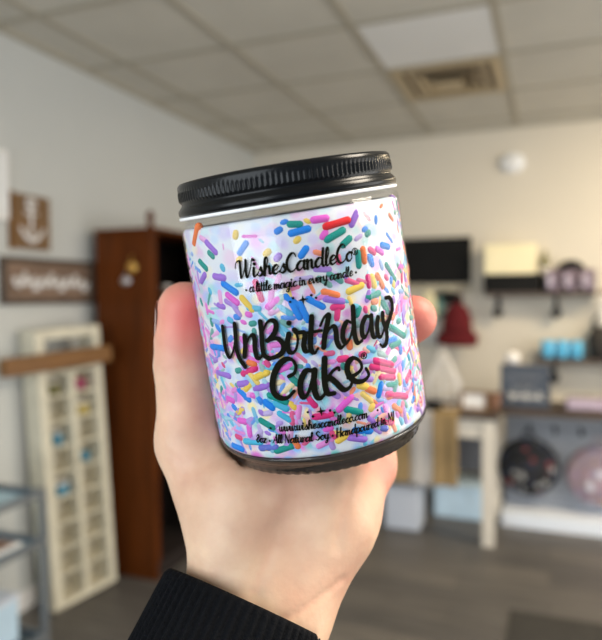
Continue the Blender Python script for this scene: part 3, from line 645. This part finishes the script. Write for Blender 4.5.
GL = {
 'a': (.95, '.75,.9 .4,1 .1,.6 .1,.2 .3,0 .6,.3 .75,.9|.78,1 .72,.3 .85,0 1.05,.2'), 'c': (.72, '.7,.85 .45,1 .15,.65 .12,.25 .35,0 .75,.25'),
 'd': (.98, '.75,.9 .4,1 .1,.6 .1,.2 .3,0 .6,.3 .75,.9|.82,2 .76,1 .74,.3 .88,0 1.05,.2'), 'e': (.72, '.15,.4 .5,.55 .62,.85 .42,1 .15,.7 .12,.25 .35,0 .75,.25'),
 'g': (.95, '.75,.9 .4,1 .1,.6 .1,.2 .3,0 .6,.3 .75,.9|.78,1 .74,0 .6,-.8 .3,-.9 .2,-.6 .6,-.2 1,.15'), 'h': (.88, '.1,.2 .45,1.5 .4,2 .2,1.7 .15,0|.15,.3 .4,.9 .6,.95 .65,.5 .68,.1 .9,.15'),
 'i': (.45, '.15,1 .12,.25 .25,0 .5,.25|*.2,1.45'), 'l': (.45, '.05,.2 .4,1.4 .35,2 .18,1.7 .12,.3 .28,0 .5,.2'), 't': (.48, '.2,1.7 .15,.25 .3,0 .5,.2|-.05,1.1 .45,1.1'),
 'm': (1.15, '.1,1 .12,0|.12,.4 .3,.9 .48,.9 .5,0|.5,.4 .7,.9 .88,.85 .88,.2 1,0 1.2,.2'), 'n': (.82, '.1,1 .12,0|.12,.4 .32,.9 .5,.9 .53,.2 .65,0 .85,.2'),
 'o': (.75, '.4,1 .12,.7 .12,.25 .38,0 .65,.3 .62,.75 .4,1 .7,.9'), 'r': (.58, '.1,1 .12,0|.12,.4 .3,.9 .55,.95'), 's': (.65, '.05,.1 .4,1 .45,.7 .6,.3 .35,0 .1,.1'),
 'u': (.88, '.1,1 .1,.3 .3,0 .55,.3 .65,1|.65,1 .65,.2 .8,0 .95,.2'), 'v': (.7, '.1,1 .2,.3 .32,0 .55,.5 .6,1 .75,.9'), 'w': (1.02, '.1,1 .12,.3 .3,0 .5,.4 .52,1|.52,.9 .55,.2 .72,0 .92,.5 .95,1 1.1,.9'),
 'y': (.82, '.1,1 .12,.35 .3,.1 .55,.4 .65,1|.65,1 .6,-.1 .45,-.8 .2,-.8 .3,-.4 .9,.2'), 'p': (.75, '.1,1 .12,-.9|.12,.3 .35,1 .65,.8 .6,.2 .35,0 .15,.2'),
 'z': (.75, '.1,1 .65,1|.65,1 .1,0|.1,0 .7,0'), '.': (.32, '*.15,.08'), '\u2022': (.5, '*.25,.5'), ' ': (.42, ''), '8': (.8, '.4,1 .15,1.4 .4,1.9 .65,1.4 .4,1 .1,.5 .4,0 .7,.5 .4,1'),
 'W': (1.65, '-.25,1.2 -.15,1.8 .15,2 .3,1.8 .35,.5 .45,0 .8,1 .95,2|.95,2 .95,.6 1.1,0 1.45,1 1.6,2 1.8,1.9'), 'C': (1., '.95,1.6 .8,2 .5,2 .15,1.4 .1,.6 .4,0 .8,.1 1.05,.5'),
 'A': (1.05, '0,0 .5,1.2 .75,2|.75,2 .8,.8 .9,0 1.05,.1|.25,.7 .9,.75'), 'N': (1.05, '.1,0 .2,2|.2,2 .8,0|.8,0 .95,2'), 'S': (.9, '.8,1.7 .5,2 .2,1.6 .4,1.1 .75,.6 .5,.05 .1,.2'),
 'H': (1., '.15,2 .12,0|.85,2 .8,0|.12,1 .85,1.05'), 'M': (1.25, '.1,0 .2,2|.2,2 .6,.6|.6,.6 1.05,2|1.05,2 1.1,0'), 'I': (.45, '.25,2 .2,0')}
def line(text, u0, u1, z, xh, thick, thin, name):
    mb = MB(); tot = sum(GL[c][0] for c in text); k = (u1-u0)/tot; x = u0
    for c in text:
        adv, g = GL[c]
        for s in [q for q in g.split('|') if q]:
            if s[0] == '*':
                a, b = map(float, s[1:].split(',')); disc(mb, x+(a+.12*b)*k, z+b*xh, thick*(.62 if c != '\u2022' else .75)); continue
            P = [tuple(map(float, q.split(','))) for q in s.split()]
            stroke(mb, [(x+(a+.12*b)*k, z+b*xh) for a, b in P], thick, thin)
        x += adv*k
    o = mb.build(name, M['ink'], jar); return o
lb = line('WishesCandleCo', -19.3, 16.2, 62.3, 2.5, .85, .36, 'brand_lettering')
mb = MB(); registered(mb, 17.4, 64.7, 1.1); mb.build('registered_mark', M['ink'], jar)
line('\u2022 a little magic in every candle \u2022', -17.6, 17.0, 57.9, 1.4, .50, .26, 'tagline_lettering')
line('www.wishescandleco.com', -14.2, 13.4, 14.7, 1.4, .50, .26, 'address_lettering')
line('8oz \u2022 All Natural Soy \u2022 Handpoured in MI', -23.0, 23.0, 10.9, 1.35, .50, .26, 'contents_lettering')
STROKES = [
    ('U1',1,'-28.93,47.76 -29.30,44.16 -29.38,40.44 -28.28,38.08 -26.34,39.75 -24.65,43.19 -23.65,46.82'),
    ('U2',1,'-23.50,48.63 -23.94,45.01 -24.46,41.09 -23.98,37.95 -22.33,35.33'),
    ('n1',1,'-20.49,44.94 -20.96,41.59 -21.89,38.48'),
    ('n2',1,'-21.44,40.56 -19.38,43.87 -17.67,45.07 -17.23,43.52 -17.61,40.45 -17.29,37.96 -15.86,38.31 -14.82,40.30'),
    ('B1',1,'-14.31,48.90 -14.53,45.38 -14.96,41.33 -14.89,38.77 -13.53,37.55'),
    ('B2',1,'-14.42,45.37 -12.40,48.22 -10.71,48.96 -9.55,47.93 -10.18,45.49 -11.91,43.64 -13.08,42.98'),
    ('B3',1,'-12.78,43.21 -9.88,43.34 -8.41,41.51 -8.89,39.29 -10.80,38.05 -13.52,37.65 -14.40,38.74'),
    ('i1',1,'-6.19,44.27 -7.08,41.61 -6.98,39.17 -5.87,38.63 -4.69,39.79 -3.82,42.69 -4.39,45.28'),
    ('idot',2,'-5.73,47.66 -5.57,47.44'),
    ('r1',1,'-4.39,45.28 -3.69,44.43 -2.01,44.18 -1.59,43.11 -2.41,40.47 -2.17,38.52 -1.04,38.49'),
    ('t1',1,'1.20,48.39 0.40,44.54 -0.41,40.66 -0.38,38.33 0.51,37.68 1.57,38.81'),
    ('t2',0.7,'-1.19,43.80 0.88,43.86 3.34,43.82'),
    ('h1',1,'3.27,45.30 4.75,47.51 6.19,48.09 5.41,45.65 4.03,41.90 3.25,38.77'),
    ('h2',1,'3.78,40.94 5.50,43.63 7.14,44.41 7.59,42.71 7.43,39.72 8.30,37.67 9.84,38.45'),
    ('d1',1,'12.56,44.44 11.39,44.94 9.92,42.99 9.39,40.32 10.20,38.73 11.93,40.53 13.31,44.02'),
    ('d2',1,'14.00,48.91 13.50,44.49 13.19,40.50 13.73,37.93 15.31,38.23'),
    ('a1',1,'19.17,44.74 17.79,44.95 16.29,43.10 15.68,40.44 16.49,38.97 18.40,41.34 19.61,44.38'),
    ('a2',1,'19.82,44.84 19.38,41.61 19.39,38.78 20.58,38.23 21.84,39.99'),
    ('y1',1,'22.26,43.76 21.42,41.38 21.44,38.53 22.54,37.84 24.22,39.92 25.61,41.66'),
    ('y2',1,'24.39,44.55 24.19,42.01 24.69,40.06 24.96,37.64 24.04,35.25 22.49,34.61 21.68,35.45'),
    ('y3',1,'26.69,48.79 28.35,48.53 29.38,46.95 29.06,44.77 27.59,42.76 26.10,41.02 25.02,39.46'),
    ('C1',1.5,'-8.30,31.59 -6.52,32.44 -5.70,34.49 -6.57,36.56 -8.65,36.80 -11.29,34.77 -13.33,31.19 -13.87,27.47 -12.31,25.31 -9.81,25.13 -7.41,26.97'),
    ('a3',1.4,'-1.36,32.53 -3.02,32.60 -4.96,29.78 -5.51,26.32 -4.76,24.61 -3.03,26.43 -1.53,29.91 -0.53,32.52'),
    ('a4',1.4,'-0.41,32.50 -1.21,28.94 -1.29,25.35 -0.23,23.69 1.93,25.18'),
    ('k1',1.4,'3.02,35.45 2.19,30.82 1.94,26.85 2.46,24.71 4.24,24.48'),
    ('k2',0.8,'2.69,28.57 4.51,31.00 6.49,31.95 6.74,31.15'),
    ('k3',1.4,'3.46,29.66 5.21,27.64 7.16,24.99 9.23,25.33 10.42,27.23'),
    ('e1',1.4,'9.17,28.27 11.69,28.67 13.78,30.02 13.58,32.18 11.70,33.74 9.70,32.48 9.26,29.67 10.89,26.87 13.63,26.12 15.86,27.42 15.24,29.65'),
]
mb = MB(); mk = MB()
for n, w, s in STROKES:
    P = [tuple(map(float, q.split(','))) for q in s.split()]
    tgt = mk if n in ('C1', 'a3', 'a4', 'k1', 'k2', 'k3', 'e1') else mb
    if n == 'idot': disc(tgt, -5.65, 47.5, .82); continue
    stroke(tgt, P, (1.62 if tgt is mb else 1.32)*(w if w > 1 else 1)*(.7 if w < 1 else 1), .78 if tgt is mb else 1.0)
registered(mk, 15.2, 33.6, 1.1)
mb.build('title_lettering', M['ink'], jar); mk.build('title_lettering', M['ink'], jar)
mb = MB()
for u, z, r in ((-3.3, 54.6, .34), (-4.3, 53.6, .3), (2.1, 54.6, .34), (3.3, 53.6, .3), (-4.4, 20.0, .3), (-3.1, 18.5, .34), (2.2, 19.5, .34), (3.4, 18.6, .3), (-16.9, 15.7, .3), (17.1, 15.9, .3)): disc(mb, u, z, r*1.25)
star(mb, -.5, 53.7, 1.6); star(mb, -.5, 19.7, 1.6)
mb.build('printed_stars', M['ink'], jar)

# sprinkles: (angle round the jar, height mm, length mm, tilt, colour)
SPR = '-27.8,74.9,1,-111,y;-56.1,76.6,6.9,-130,o;-44.4,72.2,4.7,-44,v;-45.4,70,2.6,-40,t;-53.8,67,4.3,-36,t;-6.8,74.3,1,24,b;-3.6,79,1.2,12,b;-13.7,68.5,1.3,-145,y;-28.2,67.6,1.4,-148,y;-9.1,66.8,1.4,-136,v;-38.9,65.7,1,-62,c;-39.9,63,2.1,-20,v;1,75.3,2.8,-9,t;2.6,73.2,5.3,6,b;6.8,75.6,1,-35,y;12.7,75.6,4.2,-1,m;20.6,73.6,7.6,6,r;30,74,3.7,-129,v;49.8,76.2,1,20,o;43.9,72.5,2.1,-103,b;35.4,70.4,1.3,17,b;36.9,69,1,-154,t;18.8,70.4,6,19,t;13.4,71,2.1,46,m;23.8,67.9,2.6,31,t;2.9,67.1,3.1,-133,b;0.9,70.8,1,36,y;32.5,63.4,3,-86,o;37.9,63.6,2.4,-39,p;43.3,63.1,2.6,-37,m;48.3,64.1,4.4,-17,b;36.6,61.6,1,-73,b;-36.6,59.5,5.8,-34,b;-42.4,63,4.4,-11,v;-38.7,65.9,1,-67,c;-30.9,60.2,2.2,-1,c;-51.7,58.8,1,-59,c;-56.3,62.9,3.5,-147,v;-36.1,56.2,4.7,-38,m;-28.1,54.4,5.1,-54,y;-44.7,54.1,2.8,-13,v;-20.9,57.9,5.9,-79,p;-14.9,53.7,4.2,28,m;-5.5,53.5,5,-45,b;-4.8,50.9,5,-71,b;-35.1,50.6,1.2,-2,b;-26.8,48.3,1.8,6,t;-28.1,51.1,1,-21,m;-31.8,48.9,1.5,-27,m;-55.5,48.8,1.9,-93,t;-39.8,49.7,1.3,-29,c;-64.1,55,2.1,-65,t;-50.3,47.1,2.5,-48,b;36.1,60.9,3.1,-69,b;29,62.1,4.4,-95,t;32.2,62.4,3,-86,o;33,55,3.3,-90,p;35.8,54.6,3.5,-80,y;40.4,54.2,5.3,-65,o;50,55.7,7,-55,t;49.3,53.3,1,-104,b;45.5,54.6,1.4,-53,p;50.8,51.7,1.6,-96,y;34.8,50.5,5.4,4,t;25,53.9,5.1,12,y;35,48.5,1.6,-4,o;33.8,46.6,1,-33,t;12.3,53.9,4.7,-25,o;13.5,51.8,5.6,-20,v;14.6,49.6,2.8,-5,p;14,47.6,2.6,-106,p;4.7,52,5.4,-39,b;-1.3,49.9,5.8,-75,b;24.4,46.9,2.5,-123,t;41.4,45.8,3.6,-62,t;49.2,47.2,1.6,-83,v;28.8,46.9,1.3,-83,p;46.4,42.1,1,35,o;50.7,40,1.3,0,t;55.6,40,3.2,-94,v;21.1,57.3,1.9,-79,v;-33.6,33.6,6.1,19,p;-27,32.3,5.2,20,y;-36.1,28.5,3.2,39,y;-33.7,25.8,1.5,-11,m;-27.9,28.5,5.3,13,v;-39.6,25.9,5.1,-40,b;-30.2,24.1,1.9,-80,b;-25.4,23.1,3.3,-36,b;-20.3,24.7,5.6,-26,t;-19,22.3,4.2,-21,c;-40.3,33.7,1.9,12,t;-38.6,29.5,3.5,8,v;-31.2,36.1,2.5,-15,o;-22.5,35.6,1.3,-71,p;-18.3,35.6,1.9,25,b;-14.2,34.1,4.1,17,m;-10.9,30,3.4,-54,t;-13.7,22.1,1.1,-41,y;-54.3,40.6,7.7,0,b;-51.5,35,1,-43,p;-53.3,31.8,7.2,-4,v;-58.1,26,2.4,-112,t;-50.7,23.6,3.3,-10,m;35,29.3,7.8,-25,p;34.3,27.4,9.8,-25,p;36.1,24.5,6.1,-19,p;42.6,35.2,4.5,-3,b;44.9,33.5,5.4,1,t;48.2,37.1,8.6,-34,t;48.6,31.2,2.3,-89,b;48.4,25.8,2.6,-117,b;56.1,27.3,2.4,-68,c;52.3,21.4,4.1,-147,p;44.4,22.2,2.9,-92,y;37.8,21.6,2.7,-11,t;30.3,21.5,4.1,-117,b;21.2,24.2,2.8,-27,y;25.1,22.4,3.1,-33,o;41.1,17.5,9.4,-22,p;13.4,34,2.5,-5,p;23.6,34,1.4,-1,p;13.1,31.7,1,-72,t;17.6,38,2.1,-90,o;-48.4,21.2,1,-32,b;-38,24.8,2,-15,b;-30.3,24.5,1.3,-46,b;-25.5,22.6,2.6,-38,b;-44.3,20.2,3.7,27,y;-30.5,20.3,1,-46,v;-28.4,16.6,4.8,-31,t;-40,13.9,2.7,-94,m;-44,17,2.8,0,m;-39.2,10.4,6.9,4,c;-31.6,8.7,1.5,4,y;-21.5,8.7,5.8,16,t;-19.5,22.3,3.8,-33,c;-18.4,18.9,3.9,-38,c;-15,10.2,2.5,-69,o;-13.6,22.2,2.1,-53,y;-4.1,22.7,2.6,-64,p;-49.4,11,2.7,-5,p;-51.8,7.2,5.8,-2,b;-28.9,13.7,1.5,-25,v;-30,8.9,6,6,u;11,20.4,5.7,36,m;-0.2,17.9,5.4,0,p;14.7,17.5,5,-25,t;17.7,10.6,5.7,-18,b;14.4,8.7,5.3,-21,v;7.1,9.9,3.2,23,y;3.4,11.4,1.8,-56,p;24.2,17,1.4,-131,y;29.3,20,1.5,66,b;36.8,18.3,2.7,-4,o;39.7,13.4,4.5,-44,o;29.2,9.3,2.4,-25,u;32.1,10.7,4.2,-23,p;35.3,10.6,1.9,-74,y;41.3,9.1,2.3,-76,c;54.3,13.3,2.2,29,b;58.8,9,2,-1,v;46.4,9.3,1.8,-64,y;1.3,13.7,2.1,-2,m;23.2,13,3,-54,v;21,24.7,2.6,-35,y'
def rod(L, r=1.3, seg=10):
    prof = [(max(.02, r*math.cos(R(a))), -L/2+r*math.sin(R(a))) for a in (-90, -60, -30, 0)]+[(max(.02, r*math.cos(R(a))), L/2+r*math.sin(R(a))) for a in (0, 30, 60, 90)]
    m = MB().lathe(prof, seg, caps=False); m.v = [(z/1000, x/1000, y/1000) for x, y, z in m.v]; m.sm = [True]*len(m.f); return m
def place(th, z, tilt, depth):
    th = R(th); r = rg(z/1000)-depth
    o = Vector((r*math.sin(th), -r*math.cos(th), z/1000)); tu = Vector((math.cos(th), math.sin(th), 0)); up = Vector((0, 0, 1)); nrm = Vector((math.sin(th), -math.cos(th), 0))
    a = R(tilt); e1 = tu*math.cos(a)+up*math.sin(a); e2 = up*math.cos(a)-tu*math.sin(a)
    return Matrix(((e1.x, e2.x, -nrm.x, o.x), (e1.y, e2.y, -nrm.y, o.y), (e1.z, e2.z, -nrm.z, o.z), (0, 0, 0, 1)))
items = []
for q in SPR.split(';'):
    a, z, L, tl, c = q.split(','); items.append((float(a), min(76.4, float(z)), float(L), float(tl), c))
extra = []
pool = 'bbmmvvvttyooppcc'
tries = 0
while len(extra) < 900 and tries < 60000:
    tries += 1
    a = rnd.uniform(-95, 95) if rnd.random() < .65 else rnd.uniform(-180, 180); z = rnd.uniform(8.5, 76)
    if rnd.random() < (z-30)/75: continue
    front = abs(a) < 62
    if front and min(math.hypot((a-q[0])*.65, z-q[1]) for q in items+extra) < (3.4 if z > 57 else 1.7 if z > 45 else 1.3): continue
    c = rnd.choice(pool if a > -15 else 'bbmmmmvvvvtcccby')
    extra.append((a, z, rnd.uniform(1.5, 5.5), rnd.uniform(-90, 90), c))
big = sorted(items, key=lambda q: -q[2]*max(.2, math.cos(R(q[0]))))[:100]
rest = [q for q in items if q not in big]
cache = {}
for a, z, L, tl, c in big:
    key = (c, round(L))
    if key not in cache: o = rod(max(1.6, L-.6)).build('sprinkle', M['sp'+c], jar); cache[key] = o
    else: o = cache[key].copy(); COL.objects.link(o); o.parent = jar
    o.matrix_local = place(a, z, tl, .00145+.0002*rnd.random())
nv = []; nf = []; nc = []
for j, (a, z, L, tl, c) in enumerate(rest+extra):
    m = rod(max(1., L-.6), seg=8); X = place(a, z, tl, (.0015 if j < len(rest) else .00165)+.00035*rnd.random()); o = len(nv)
    col = SPC[c]
    mixw = .05 if j < len(rest) else rnd.choice((.1, .2, .4))          # wax film over the deeper ones
    col = tuple(.82*v*(1-mixw)+.75*mixw for v in col)
    nv += [tuple(X @ Vector(v)) for v in m.v]; nf += [tuple(i+o for i in f) for f in m.f]; nc += [col]*len(m.v)
me = bpy.data.meshes.new('sprinkles'); me.from_pydata(nv, [], nf); me.polygons.foreach_set('use_smooth', [True]*len(nf))
at = me.color_attributes.new('tint', 'FLOAT_COLOR', 'POINT'); at.data.foreach_set('color', np.array([(*c, 1) for c in nc], 'f').ravel())
me.materials.append(M['spmix']); so = bpy.data.objects.new('sprinkles', me); COL.objects.link(so); so.parent = jar; so['kind'] = 'stuff'
so['label'] = 'smaller rainbow sprinkles set in the wax'

# ------------------------------------------------------------------ the hand: one continuous surface, grown from a distance field (millimetres, eye frame)
def cone(P, a, b, ra, rb):
    a = np.array(a, 'f'); ab = np.array(b, 'f')-a
    t = np.clip(((P-a)@ab)/(ab@ab), 0, 1)
    return np.linalg.norm(P-a-t[..., None]*ab, axis=-1)-(ra+t*(rb-ra))
def smin(a, b, k):
    h = np.clip(.5+.5*(b-a)/k, 0, 1); return b*(1-h)+a*h-k*h*(1-h)
A = np.array((-.37, -.80, -.42)); A /= np.linalg.norm(A)         # along the forearm, back to the elbow
wr = np.array((-15.8, -99., 223.)); sd = np.array((.91, -.42, -.06))
BONES = [   # palm
 ((-24.5, -76, 226), (-40.5, -45, 236), 15.5, 12), ((-21, -93, 223), (-21, -62, 225), 14.5, 17.5), ((-4.6, -102.8, 223), (9, -71, 235), 14.5, 19), ((9, -71, 235), (25, -57, 250), 19, 11.5),
 ((-15, -97, 224), (0, -62, 240), 16.5, 19), ((0, -62, 240), (2, -45, 266), 19, 12), ((-12, -70, 240), (-18, -30, 268), 17, 11.5), ((-22, -68, 238), (-34, -22, 262), 16, 11), ((-30, -58, 236), (-33, -30, 256), 14, 10),
 (tuple(wr-sd*10.5), tuple(wr-sd*14+A*150), 14.8, 20), (tuple(wr+sd*11), tuple(wr+sd*14+A*150), 14.5, 20), (tuple(wr), tuple(wr+A*150), 16.5, 21)]
FING = [
 [((-40.5, -45, 236), 12), ((-43.6, -17, 237.5), 10.5), ((-43.6, -8, 237.5), 10.2), ((-42.8, 4.2, 236), 9.9)],
 [((-34, -22, 262), 10.5), ((-8, -6, 273), 8.8), ((17, 8, 267), 8.3), ((34.6, 18.8, 250), 7.7)],
 [((-18, -30, 268), 11), ((8, -20, 274), 9), ((30, -11, 263), 8.6), ((42.6, .4, 243.5), 9.0)],
 [((2, -45, 266), 10.5), ((18, -33, 271), 8.6), ((35, -17, 258), 7.9)],
 [((25, -57, 250), 10.5), ((32, -46, 264), 8), ((38.5, -35, 260), 7.2)]]
lo = np.array((-112., -215., 158.)); hi = np.array((64., 24., 296.)); st = 1.25
dims = np.ceil((hi-lo)/st).astype(int)
gx, gy, gz = [lo[i]+st*np.arange(dims[i]) for i in range(3)]
V = np.empty(dims, 'f')
Bm = np.array(B)*1000; axn = np.array(ax)
def field(P):
    d = None
    for a, b, ra, rb in BONES:
        c = cone(P, a, b, ra, rb); d = c if d is None else smin(d, c, 7.)
    fd = None
    for ch in FING:
        f = None
        for (a, ra), (b, rb) in zip(ch, ch[1:]):
            c = cone(P, a, b, ra, rb); f = c if f is None else smin(f, c, 2.5)
        fd = f if fd is None else smin(fd, f, 1.2)
    d = smin(d, fd, 6.)
    q = P-Bm; h = q@axn; rad = np.linalg.norm(q-h[..., None]*axn, axis=-1)
    # the jar presses its own shape into the skin (foot narrower than the wall)
    rl = np.where(h > 9, 37.9, np.where(h > 0, 34.3+3.6*np.sqrt(np.clip(1-((9-np.clip(h, 0, 9))/9)**2, 0, 1)), 34.3))
    jd = np.maximum(rad-rl, -2.35-h)
    return np.maximum(d, -jd)
CH = 24
for i in range(0, dims[0], CH):
    X, Y, Z = np.meshgrid(gx[i:i+CH], gy, gz, indexing='ij'); V[i:i+CH] = field(np.stack([X, Y, Z], -1).astype('f'))
def surface_nets(V):
    nx, ny, nz = V.shape; ins = V < 0
    acc = np.zeros((nx-1, ny-1, nz-1, 3), 'f'); cnt = np.zeros((nx-1, ny-1, nz-1), 'f')
    cor = [(a, b, c) for a in (0, 1) for b in (0, 1) for c in (0, 1)]
    sl = lambda o: V[o[0]:nx-1+o[0], o[1]:ny-1+o[1], o[2]:nz-1+o[2]]
    for p in cor:
        for axx in range(3):
            if p[axx]: continue
            q = list(p); q[axx] = 1
            a, b = sl(p), sl(tuple(q)); cr = (a < 0) != (b < 0)
            t = np.where(cr, a/np.where(cr, a-b, 1), 0)
            for j in range(3): acc[..., j] += np.where(cr, p[j]+(t if j == axx else 0), 0)
            cnt += cr
    act = cnt > 0; idx = -np.ones(act.shape, int); idx[act] = np.arange(act.sum())
    pos = (acc[act]/cnt[act][:, None]+np.argwhere(act))
    F_ = []
    for axx in range(3):
        s0 = [slice(1, -1)]*3; s0[axx] = slice(0, -1); s1 = [slice(1, -1)]*3; s1[axx] = slice(1, None)
        a, b = ins[tuple(s0)], ins[tuple(s1)]
        e = np.argwhere(a != b); sg = a[a != b]
        off = np.ones(3, int); off[axx] = 0; e = e+off
        u, w = (axx+1) % 3, (axx+2) % 3
        du = np.zeros(3, int); du[u] = 1; dw = np.zeros(3, int); dw[w] = 1
        g = lambda c: idx[c[:, 0], c[:, 1], c[:, 2]]
        q = np.stack([g(e-du-dw), g(e-dw), g(e), g(e-du)], 1)
        q[~sg] = q[~sg][:, ::-1]; F_.append(q)
    F_ = np.concatenate(F_); F_ = F_[(F_ >= 0).all(1)]
    return pos, F_
pos, quads = surface_nets(V)
pos = lo+st*pos
lab = np.arange(len(pos))                       # keep the one outer surface
while True:
    new = lab.copy(); mn = lab[quads].min(1)
    for c in range(4): np.minimum.at(new, quads[:, c], mn)
    new = new[new]
    if (new == lab).all(): break
    lab = new
main = np.bincount(lab).argmax(); keep = lab == main
quads = quads[keep[quads[:, 0]]]; remap = np.cumsum(keep)-1; quads = remap[quads]; pos = pos[keep]
# keep the surface smooth (light relaxation) and press in the creases of wrist and palm
nb = np.concatenate([quads[:, [0, 1]], quads[:, [1, 2]], quads[:, [2, 3]], quads[:, [3, 0]]])
def relax(pos, lam):
    acc = np.zeros_like(pos); c = np.zeros(len(pos))
    np.add.at(acc, nb[:, 0], pos[nb[:, 1]]); np.add.at(acc, nb[:, 1], pos[nb[:, 0]]); np.add.at(c, nb[:, 0], 1); np.add.at(c, nb[:, 1], 1)
    return pos+lam*(acc/c[:, None]-pos)
for _ in range(3): pos = relax(relax(pos, .5), -.45)
CREASES = [([(-29, -98), (-15, -99), (2, -94), (14, -88)], .9, 1.3), ([(-22, -106), (-8, -107), (4, -103)], .4, 1.2), ([(-12, -48), (-9, -60), (-10, -74), (-15, -88)], 1.3, 2.8), ([(18, -52), (14, -66), (12, -76)], .7, 2.2), ([(-55, -20), (-48, -18), (-40, -17)], .35, 1.0), ([(-54, -46), (-46, -47), (-38, -52)], .35, 1.2)]
front = pos[:, 2] < 236
for pl_, dep, wid in CREASES:
    S = np.array(catmull(pl_, 10)); dist = np.min(np.linalg.norm(pos[:, None, :2]-S[None], axis=-1), axis=1) if len(pos) < 60000 else np.concatenate([np.min(np.linalg.norm(c[:, None, :2]-S[None], axis=-1), axis=1) for c in np.array_split(pos, 20)])
    pos[:, 2] += np.where(front, dep*np.exp(-(dist/wid)**2), 0)
cb = np.zeros(len(pos))
for pl_, dep, wid in CREASES:
    S = np.array(catmull(pl_, 10)); dist = np.concatenate([np.min(np.linalg.norm(c[:, None, :2]-S[None], axis=-1), axis=1) for c in np.array_split(pos, 20)])
    cb = np.maximum(cb, np.where(front, .10*np.exp(-(dist/1.4)**2), 0))
tips = [((-38, 2, 228), 17, .95), ((-43, -12, 228), 11, .35), ((42.6, 1, 243), 19, .85), ((34.6, 19, 250), 14, .9), ((30, -53, 240), 16, .55), ((-40, -30, 226), 14, .2), ((-41, -48, 224), 14, .12), ((12, -84, 222), 16, .14), ((-10, -58, 218), 16, .16)]
bl = cb
for c, r, s in tips: bl = np.maximum(bl, s*np.exp(-(np.linalg.norm(pos-np.array(c), axis=1)/r)**2))
person = thing('person', 'person\'s left hand in a black ribbed sleeve holding up the candle jar', 'person')
person.matrix_world = HM
me = bpy.data.meshes.new('body'); me.from_pydata((pos/1000).tolist(), [], quads.tolist()); me.update()
me.polygons.foreach_set('use_smooth', [True]*len(me.polygons))
bm = bmesh.new(); bm.from_mesh(me); bmesh.ops.recalc_face_normals(bm, faces=bm.faces); bm.to_mesh(me); bm.free()
at = me.attributes.new('blush', 'FLOAT', 'POINT'); at.data.foreach_set('value', bl.astype('f'))
me.materials.append(M['skin']); bo = bpy.data.objects.new('body', me); COL.objects.link(bo); bo.parent = person
# thumbnail, on the outer side of the thumb tip
ip, tp = np.array((-44.0, -8, 237.5)), np.array((-43.2, 4.2, 236)); dax = (tp-ip)/np.linalg.norm(tp-ip)
n0 = np.array((-1., .05, .35)); n0 -= dax*(n0@dax); n0 /= np.linalg.norm(n0); n1 = np.cross(dax, n0)
m = MB(); v = []; f = []
for lay in (0, 1):
    for i in range(9):
        s = 1.5+13.*i/8; w = 46*(1-.55*max(0, (i-5)/3)**2)
        rr = (10.25 if s < 12.5 else 10.25*math.sqrt(max(.2, 1-((s-12.5)/11)**2)))-lay*.8
        for k in range(9):
            a = R(w*(k-4)/4); v.append(tuple((ip+dax*s+(n0*math.cos(a)+n1*math.sin(a))*rr)/1000))
for lay in (0, 1):
    for i in range(8):
        for k in range(8): b = lay*81+i*9+k; f.append((b, b+1, b+10, b+9))
m.add(v, f, True); m.build('thumbnail', M['nail'], person)
# ribbed knit sleeve: outer skin, rolled hem, inner skin
c0 = np.array((-19.2, -97.6, 221.)); e1 = sd-A*(sd@A); e1 /= np.linalg.norm(e1); e2 = np.cross(A, e1)
SEG = 480; NR = 60; v = []; f = []
rings = [(3., -2.2)]+[(1., -1.2), (.0, -.4), (.6, .3), (2., .7)]+[(6.+s*7., .9+.10*s) for s in range(30)]
for j, (s, dr) in enumerate(rings):
    for k in range(SEG):
        a = 2*math.pi*k/SEG; rib = .55*math.sin(NR*a)*(1 if j > 3 else .3*j/3)
        cc = c0+A*s; ra, rb = 28.6+dr+rib+.035*s, 22.5+dr+rib+.035*s
        v.append(tuple((cc+e1*math.cos(a)*ra+e2*math.sin(a)*rb)/1000))
for j in range(len(rings)-1):
    for k in range(SEG): k2 = (k+1) % SEG; f.append((j*SEG+k, j*SEG+k2, (j+1)*SEG+k2, (j+1)*SEG+k))
f.append(tuple((len(rings)-1)*SEG+k for k in range(SEG)))
o = MB().add(v, f, True).build('sleeve', M['sleeve'], person); o['label'] = 'black ribbed knit sleeve cuff'

# ------------------------------------------------------------------ light: the shop window behind the photographer, warm ceiling lamps to the right
def area(name, loc, target, sx, sy, power, col):
    l = bpy.data.lights.new(name, 'AREA'); l.shape = 'RECTANGLE'; l.size = sx; l.size_y = sy; l.energy = power; l.color = col
    o = bpy.data.objects.new(name, l); COL.objects.link(o); o.location = loc
    o.rotation_euler = (Vector(target)-Vector(loc)).to_track_quat('-Z', 'Y').to_euler(); return o
area('shop_window_light', (-1.05, -2.3, 1.6), (-.4, 2, 1.2), 2.4, 2.2, 62, (.88, .95, 1.))
area('ceiling_lamp_light', (1.3, 3.3, 2.66), (1.3, 3.9, 0), 1.2, .6, 80, (1., .80, .52))
area('ceiling_lamp_light', (1.2, .6, 2.66), (1.2, .6, 0), 1.2, .6, 60, (1., .88, .72))
area('side_fill_light', (3.3, 2.2, 1.35), (-2.3, 2.8, 1.4), 3.6, 2.3, 80, (1., .96, .90))  # added fill, no window known there; brightens left wall and ceiling
w = bpy.data.worlds.new('daylight'); sc.world = w; w.use_nodes = True
w.node_tree.nodes['Background'].inputs[0].default_value = (.78, .89, 1., 1); w.node_tree.nodes['Background'].inputs[1].default_value = .46

sc.view_settings.view_transform = 'Standard'; sc.view_settings.look = 'None'; sc.view_settings.gamma = 1; sc.view_settings.use_curve_mapping = False
sc.view_settings.exposure = .27
sc.cycles.use_denoising = True
sc.cycles.max_bounces = 10; sc.cycles.transparent_max_bounces = 16
